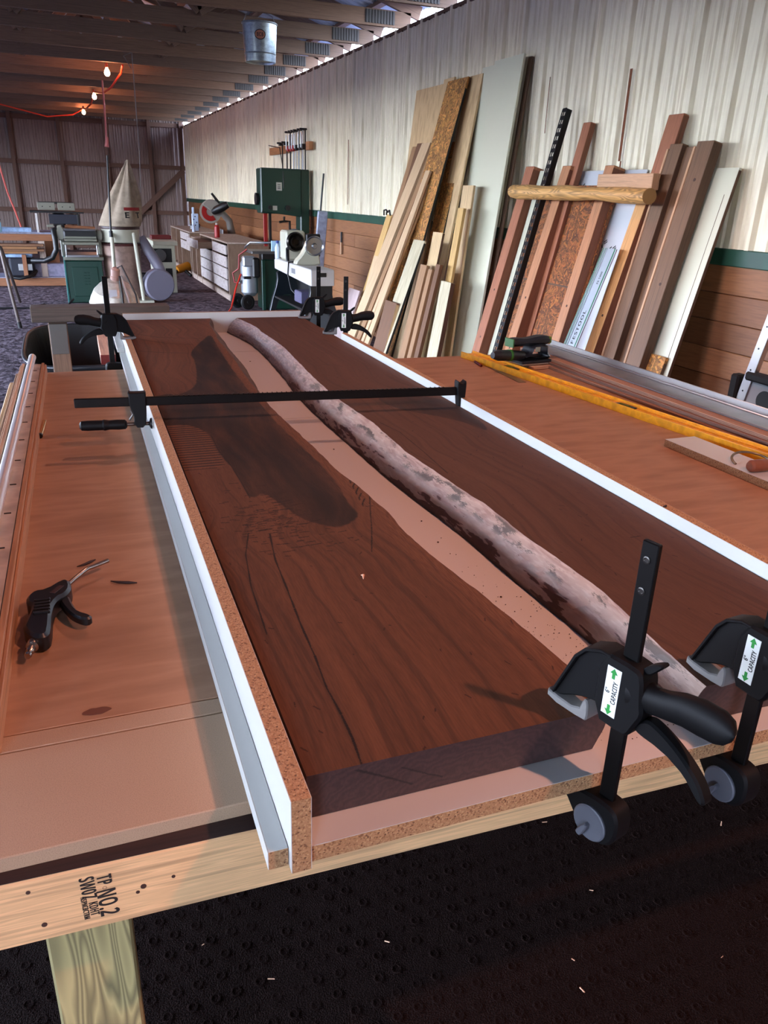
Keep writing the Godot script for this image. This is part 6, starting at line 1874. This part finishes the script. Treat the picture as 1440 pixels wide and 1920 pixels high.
func build_hanging() -> void:
	var black := mats["machine_black"] as Material
	var steel := mats["machine_steel"] as Material
	# bucket
	var o := thing("bucket", "galvanised steel bucket with an oval badge hanging from a roof truss", "bucket", Vector3(1.95, 2.62, -8.12))
	var galv := tri_mat("galvanised", Color(0.62, 0.66, 0.66), "soft", 5.0, 0.35)
	galv.metallic = 0.75
	la(o, "pail", [Vector2(0, 0.015), Vector2(0.132, 0.015), Vector2(0.136, 0.0), Vector2(0.141, 0.0), Vector2(0.143, 0.06), Vector2(0.147, 0.066), Vector2(0.144, 0.072), Vector2(0.158, 0.3), Vector2(0.165, 0.306), Vector2(0.163, 0.316), Vector2(0.157, 0.31), Vector2(0.14, 0.03)], galv, 40)
	tu(o, "bail", [Vector3(-0.16, 0.3, 0), Vector3(-0.12, 0.38, 0), Vector3(0, 0.42, 0), Vector3(0.12, 0.38, 0), Vector3(0.16, 0.3, 0)], 0.004, steel, 8)
	tu(o, "hook", [Vector3(0, 0.415, 0), Vector3(0, 0.44, 0.05), Vector3(0, 0.45, 0.098)], 0.005, steel, 8)
	var bd := Transform3D(Basis(Vector3.UP, -0.22) * Basis(Vector3.RIGHT, 0.06), Vector3(-0.033, 0.205, 0.1495))
	var el := []
	var el2 := []
	for k in 28:
		el.append(Vector2(cos(TAU * k / 28) * 0.05, sin(TAU * k / 28) * 0.042))
		el2.append(Vector2(cos(TAU * k / 28) * 0.043, sin(TAU * k / 28) * 0.035))
	ex(o, "badge", el, 0, 0.003, black, bd)
	ex(o, "badge_field", el2, 0.003, 0.004, col("badge_tan", Color(0.62, 0.40, 0.30), 0.5), bd)
	text(o, "lettering", "BCB", 0.03, black, bd * Transform3D(Basis.IDENTITY, Vector3(0, 0, 0.0045)), 0.8)
	# orange cord along the lamps
	o = thing("orange_cord", "orange extension cord looping between the ceiling bulbs", "cord", Vector3(0.8, 2.9, -15.5))
	var q := Vector3(-0.8, -2.9, 15.5)
	var cord := col("cord_orange", Color(0.85, 0.25, 0.12), 0.5)
	tu(o, "cord", [q + Vector3(1.06, 2.99, -12.1), q + Vector3(1.05, 2.92, -12.3), q + Vector3(0.98, 2.84, -13.3), q + Vector3(0.93, 2.86, -14.4), q + Vector3(0.87, 2.97, -15.5), q + Vector3(0.85, 2.88, -16.5), q + Vector3(0.81, 2.89, -17.8), q + Vector3(0.8, 2.97, -18.83), q + Vector3(0.6, 2.86, -19.0), q + Vector3(0.1, 2.8, -19.1), q + Vector3(-0.3, 2.88, -19.1), q + Vector3(-0.9, 3.0, -19.1)], 0.014, cord, 8)
	o = thing("red_hose", "pale red air hose hanging at the picture's left edge", "hose", Vector3(-0.7, 0.82, -15.4))
	tu(o, "hose", [Vector3(0.16, 0.0, 0), Vector3(0.1, 0.25, 0), Vector3(0.02, 0.55, 0), Vector3(-0.06, 1.05, 0), Vector3(-0.12, 1.6, 0), Vector3(-0.2, 2.2, 0)], 0.014, col("hose_pale_red", Color(0.72, 0.30, 0.25), 0.5), 8)
	# drop cord with the reflector lamp
	o = thing("clamp_lamp", "round aluminium reflector clamp lamp above the grey trestle plank at far left", "lamp", Vector3(0.222, 1.015, -3.935))
	o.scale = Vector3.ONE * 0.83
	var alu := tri_mat("spun_alu", Color(0.80, 0.78, 0.72), "soft", 5.0, 0.35)
	alu.metallic = 0.25
	var xf := Transform3D(Basis(Vector3(0, 0, 1), -0.08) * Basis(Vector3(1, 0, 0), 0.22), Vector3(0.0, -0.03, 0))
	la(o, "reflector", [Vector2(0.133, 0.004), Vector2(0.137, 0.0), Vector2(0.139, 0.004), Vector2(0.135, 0.012), Vector2(0.132, 0.03), Vector2(0.115, 0.075), Vector2(0.085, 0.11), Vector2(0.05, 0.135), Vector2(0.026, 0.142), Vector2(0.0, 0.142)], alu, 36, xf)
	la(o, "socket", [Vector2(0.026, 0.14), Vector2(0.027, 0.16), Vector2(0.024, 0.165), Vector2(0.024, 0.2), Vector2(0.014, 0.21), Vector2(0, 0.21)], col("socket_pale", Color(0.66, 0.52, 0.47), 0.5), 18, xf)
	var wh := mats["machine_white"] as Material
	tu(o, "clamp_arm", [xf * Vector3(0.02, 0.17, 0.025), xf * Vector3(0.03, 0.1, 0.12), xf * Vector3(0.035, 0.0, 0.15)], 0.006, black, 8)
	tu(o, "clamp_pad", [xf * Vector3(0.0335, 0.03, 0.143), xf * Vector3(0.0355, -0.015, 0.153)], 0.011, wh, 10)
	tu(o, "clamp_arm", [xf * Vector3(0.03, 0.17, 0.02), xf * Vector3(0.055, 0.09, 0.11), xf * Vector3(0.08, 0.0, 0.135)], 0.006, wh, 8)
	bx(o, "paper_label", Vector3(-0.012, 0.02, 0.123), Vector3(0.04, 0.075, 0.002), col("label_pale", Color(0.72, 0.74, 0.76), 0.5), 1, 0.0)
	(o.get_node("paper_label") as Node3D).rotation.x = -0.05
	tu(o, "cord", [xf * Vector3(0, 0.2, 0), xf * Vector3(0.03, 0.23, 0.02), xf * Vector3(0.1, 0.1, 0.1), xf * Vector3(0.12, 0.0, 0.16)], 0.005, black, 8)
	o = thing("drop_cord", "pinkish cord hanging from a truss above the dust collector", "cord", Vector3(0.9, 2.08, -14.0))
	var pink := col("cord_pink", Color(0.6, 0.33, 0.32), 0.6)
	tu(o, "cord", [Vector3(0.01, 0.93, 0), Vector3(0.008, 0.6, 0), Vector3(0.0, 0.3, 0), Vector3(-0.012, 0.04, 0)], 0.014, pink, 8)
	tu(o, "socket_end", [Vector3(0.005, 0.14, 0), Vector3(-0.012, 0.0, 0)], [0.02, 0.035], pink, 10)
	o = thing("black_rod", "thin black rod standing upright against the dust collector's front", "rod", Vector3(0.685, 0.88, -11.58))
	tu(o, "rod", [Vector3(0.0, 0.06, 0), Vector3(0.018, 0.43, 0.0), Vector3(0.03, 0.7, 0.0), Vector3(0.046, 1.0, 0)], 0.013, black, 8)
	tu(o, "ferrule", [Vector3(0, 0, 0), Vector3(0, 0.08, 0)], 0.026, black, 10)
	o = thing("hanging_wire", "thin dark wire hanging straight from a truss before the end wall", "wire", Vector3(1.08, 0.9, -11.0))
	tu(o, "wire", [Vector3(0.0, 2.1, 0), Vector3(0.0, 1.0, 0), Vector3(-0.02, 0.55, 0)], 0.006, col("wire_grey", Color(0.35, 0.3, 0.28), 0.6), 6)
	tu(o, "wire", [Vector3(0.0, 2.1, 0), Vector3(-0.1, 2.05, 0.03), Vector3(-0.02, 1.93, 0)], 0.006, col("wire_grey", Color.WHITE), 6)
	# wall rack of clamps
	o = thing("clamp_rack_rail", "wooden rail on the metal wall above the bandsaw holding clamps", "rail", Vector3(3.25, 2.04, -11.9))
	var pn := wood("rack_pine", Color(0.66, 0.45, 0.28), 0.6, 8, 0.6)
	bx(o, "rail", Vector3(0, 0.05, -0.55), Vector3(0.04, 0.1, 1.1), pn, 2)
	bx(o, "rail", Vector3(-0.02, 0.05, 1.05), Vector3(0.06, 0.1, 0.2), wood("fir_post", Color(0.68, 0.43, 0.31)), 2)
	var red := col("clamp_red", Color(0.60, 0.05, 0.09), 0.4)
	var zs := [-12.1, -11.85, -11.66, -11.5, -11.38, -11.24, -11.05, -10.92]
	for k in zs.size():
		var lab: String = ["first and shortest dark clamp on the wall rail, counted from the end wall", "second clamp on the wall rail from the end wall, thin dark", "third clamp on the wall rail from the end wall, red headed", "fourth clamp on the wall rail from the end wall, red headed", "fifth clamp on the wall rail from the end wall, red headed", "sixth clamp on the wall rail, with a wide silver bar", "seventh clamp on the wall rail, black head and wide white bar", "last clamp on the wall rail, nearest the lumber, black headed"][k]
		var c := thing("wall_clamp", lab, "clamp", Vector3(3.2, 1.45, zs[k]), 0.0, "clamps hung on the wall rail")
		var h := 0.72 if k < 2 else 0.84
		var wide := 0.05 if k >= 5 and k < 7 else 0.018
		bx(c, "bar", Vector3(0, h / 2, 0), Vector3(0.016, h, wide), steel if k >= 3 and k < 7 else black, 1)
		bx(c, "head", Vector3(-0.02, 0.63 if k > 1 else 0.7, 0), Vector3(0.07, 0.07 if k > 1 else 0.03, 0.05), red if k in [2, 3, 4] else black, 1, 0.008)
		bx(c, "top_jaw", Vector3(-0.03, h, 0), Vector3(0.1, 0.025, 0.04), black, 0, 0.006)
		if k > 1:
			tu(c, "screw", [Vector3(-0.06, 0.62, 0), Vector3(-0.06, 0.8, 0)], 0.008, steel, 8)
	o = thing("corner_guard", "greenish steel trim block on the wall ledge by the mitre saw", "block", Vector3(3.22, 1.31, -13.4))
	bx(o, "block", Vector3(0, 0.06, 0), Vector3(0.1, 0.12, 0.3), tri_mat("ledge_grey", Color(0.40, 0.45, 0.47), "soft", 3.0, 0.5), 2, 0.008)
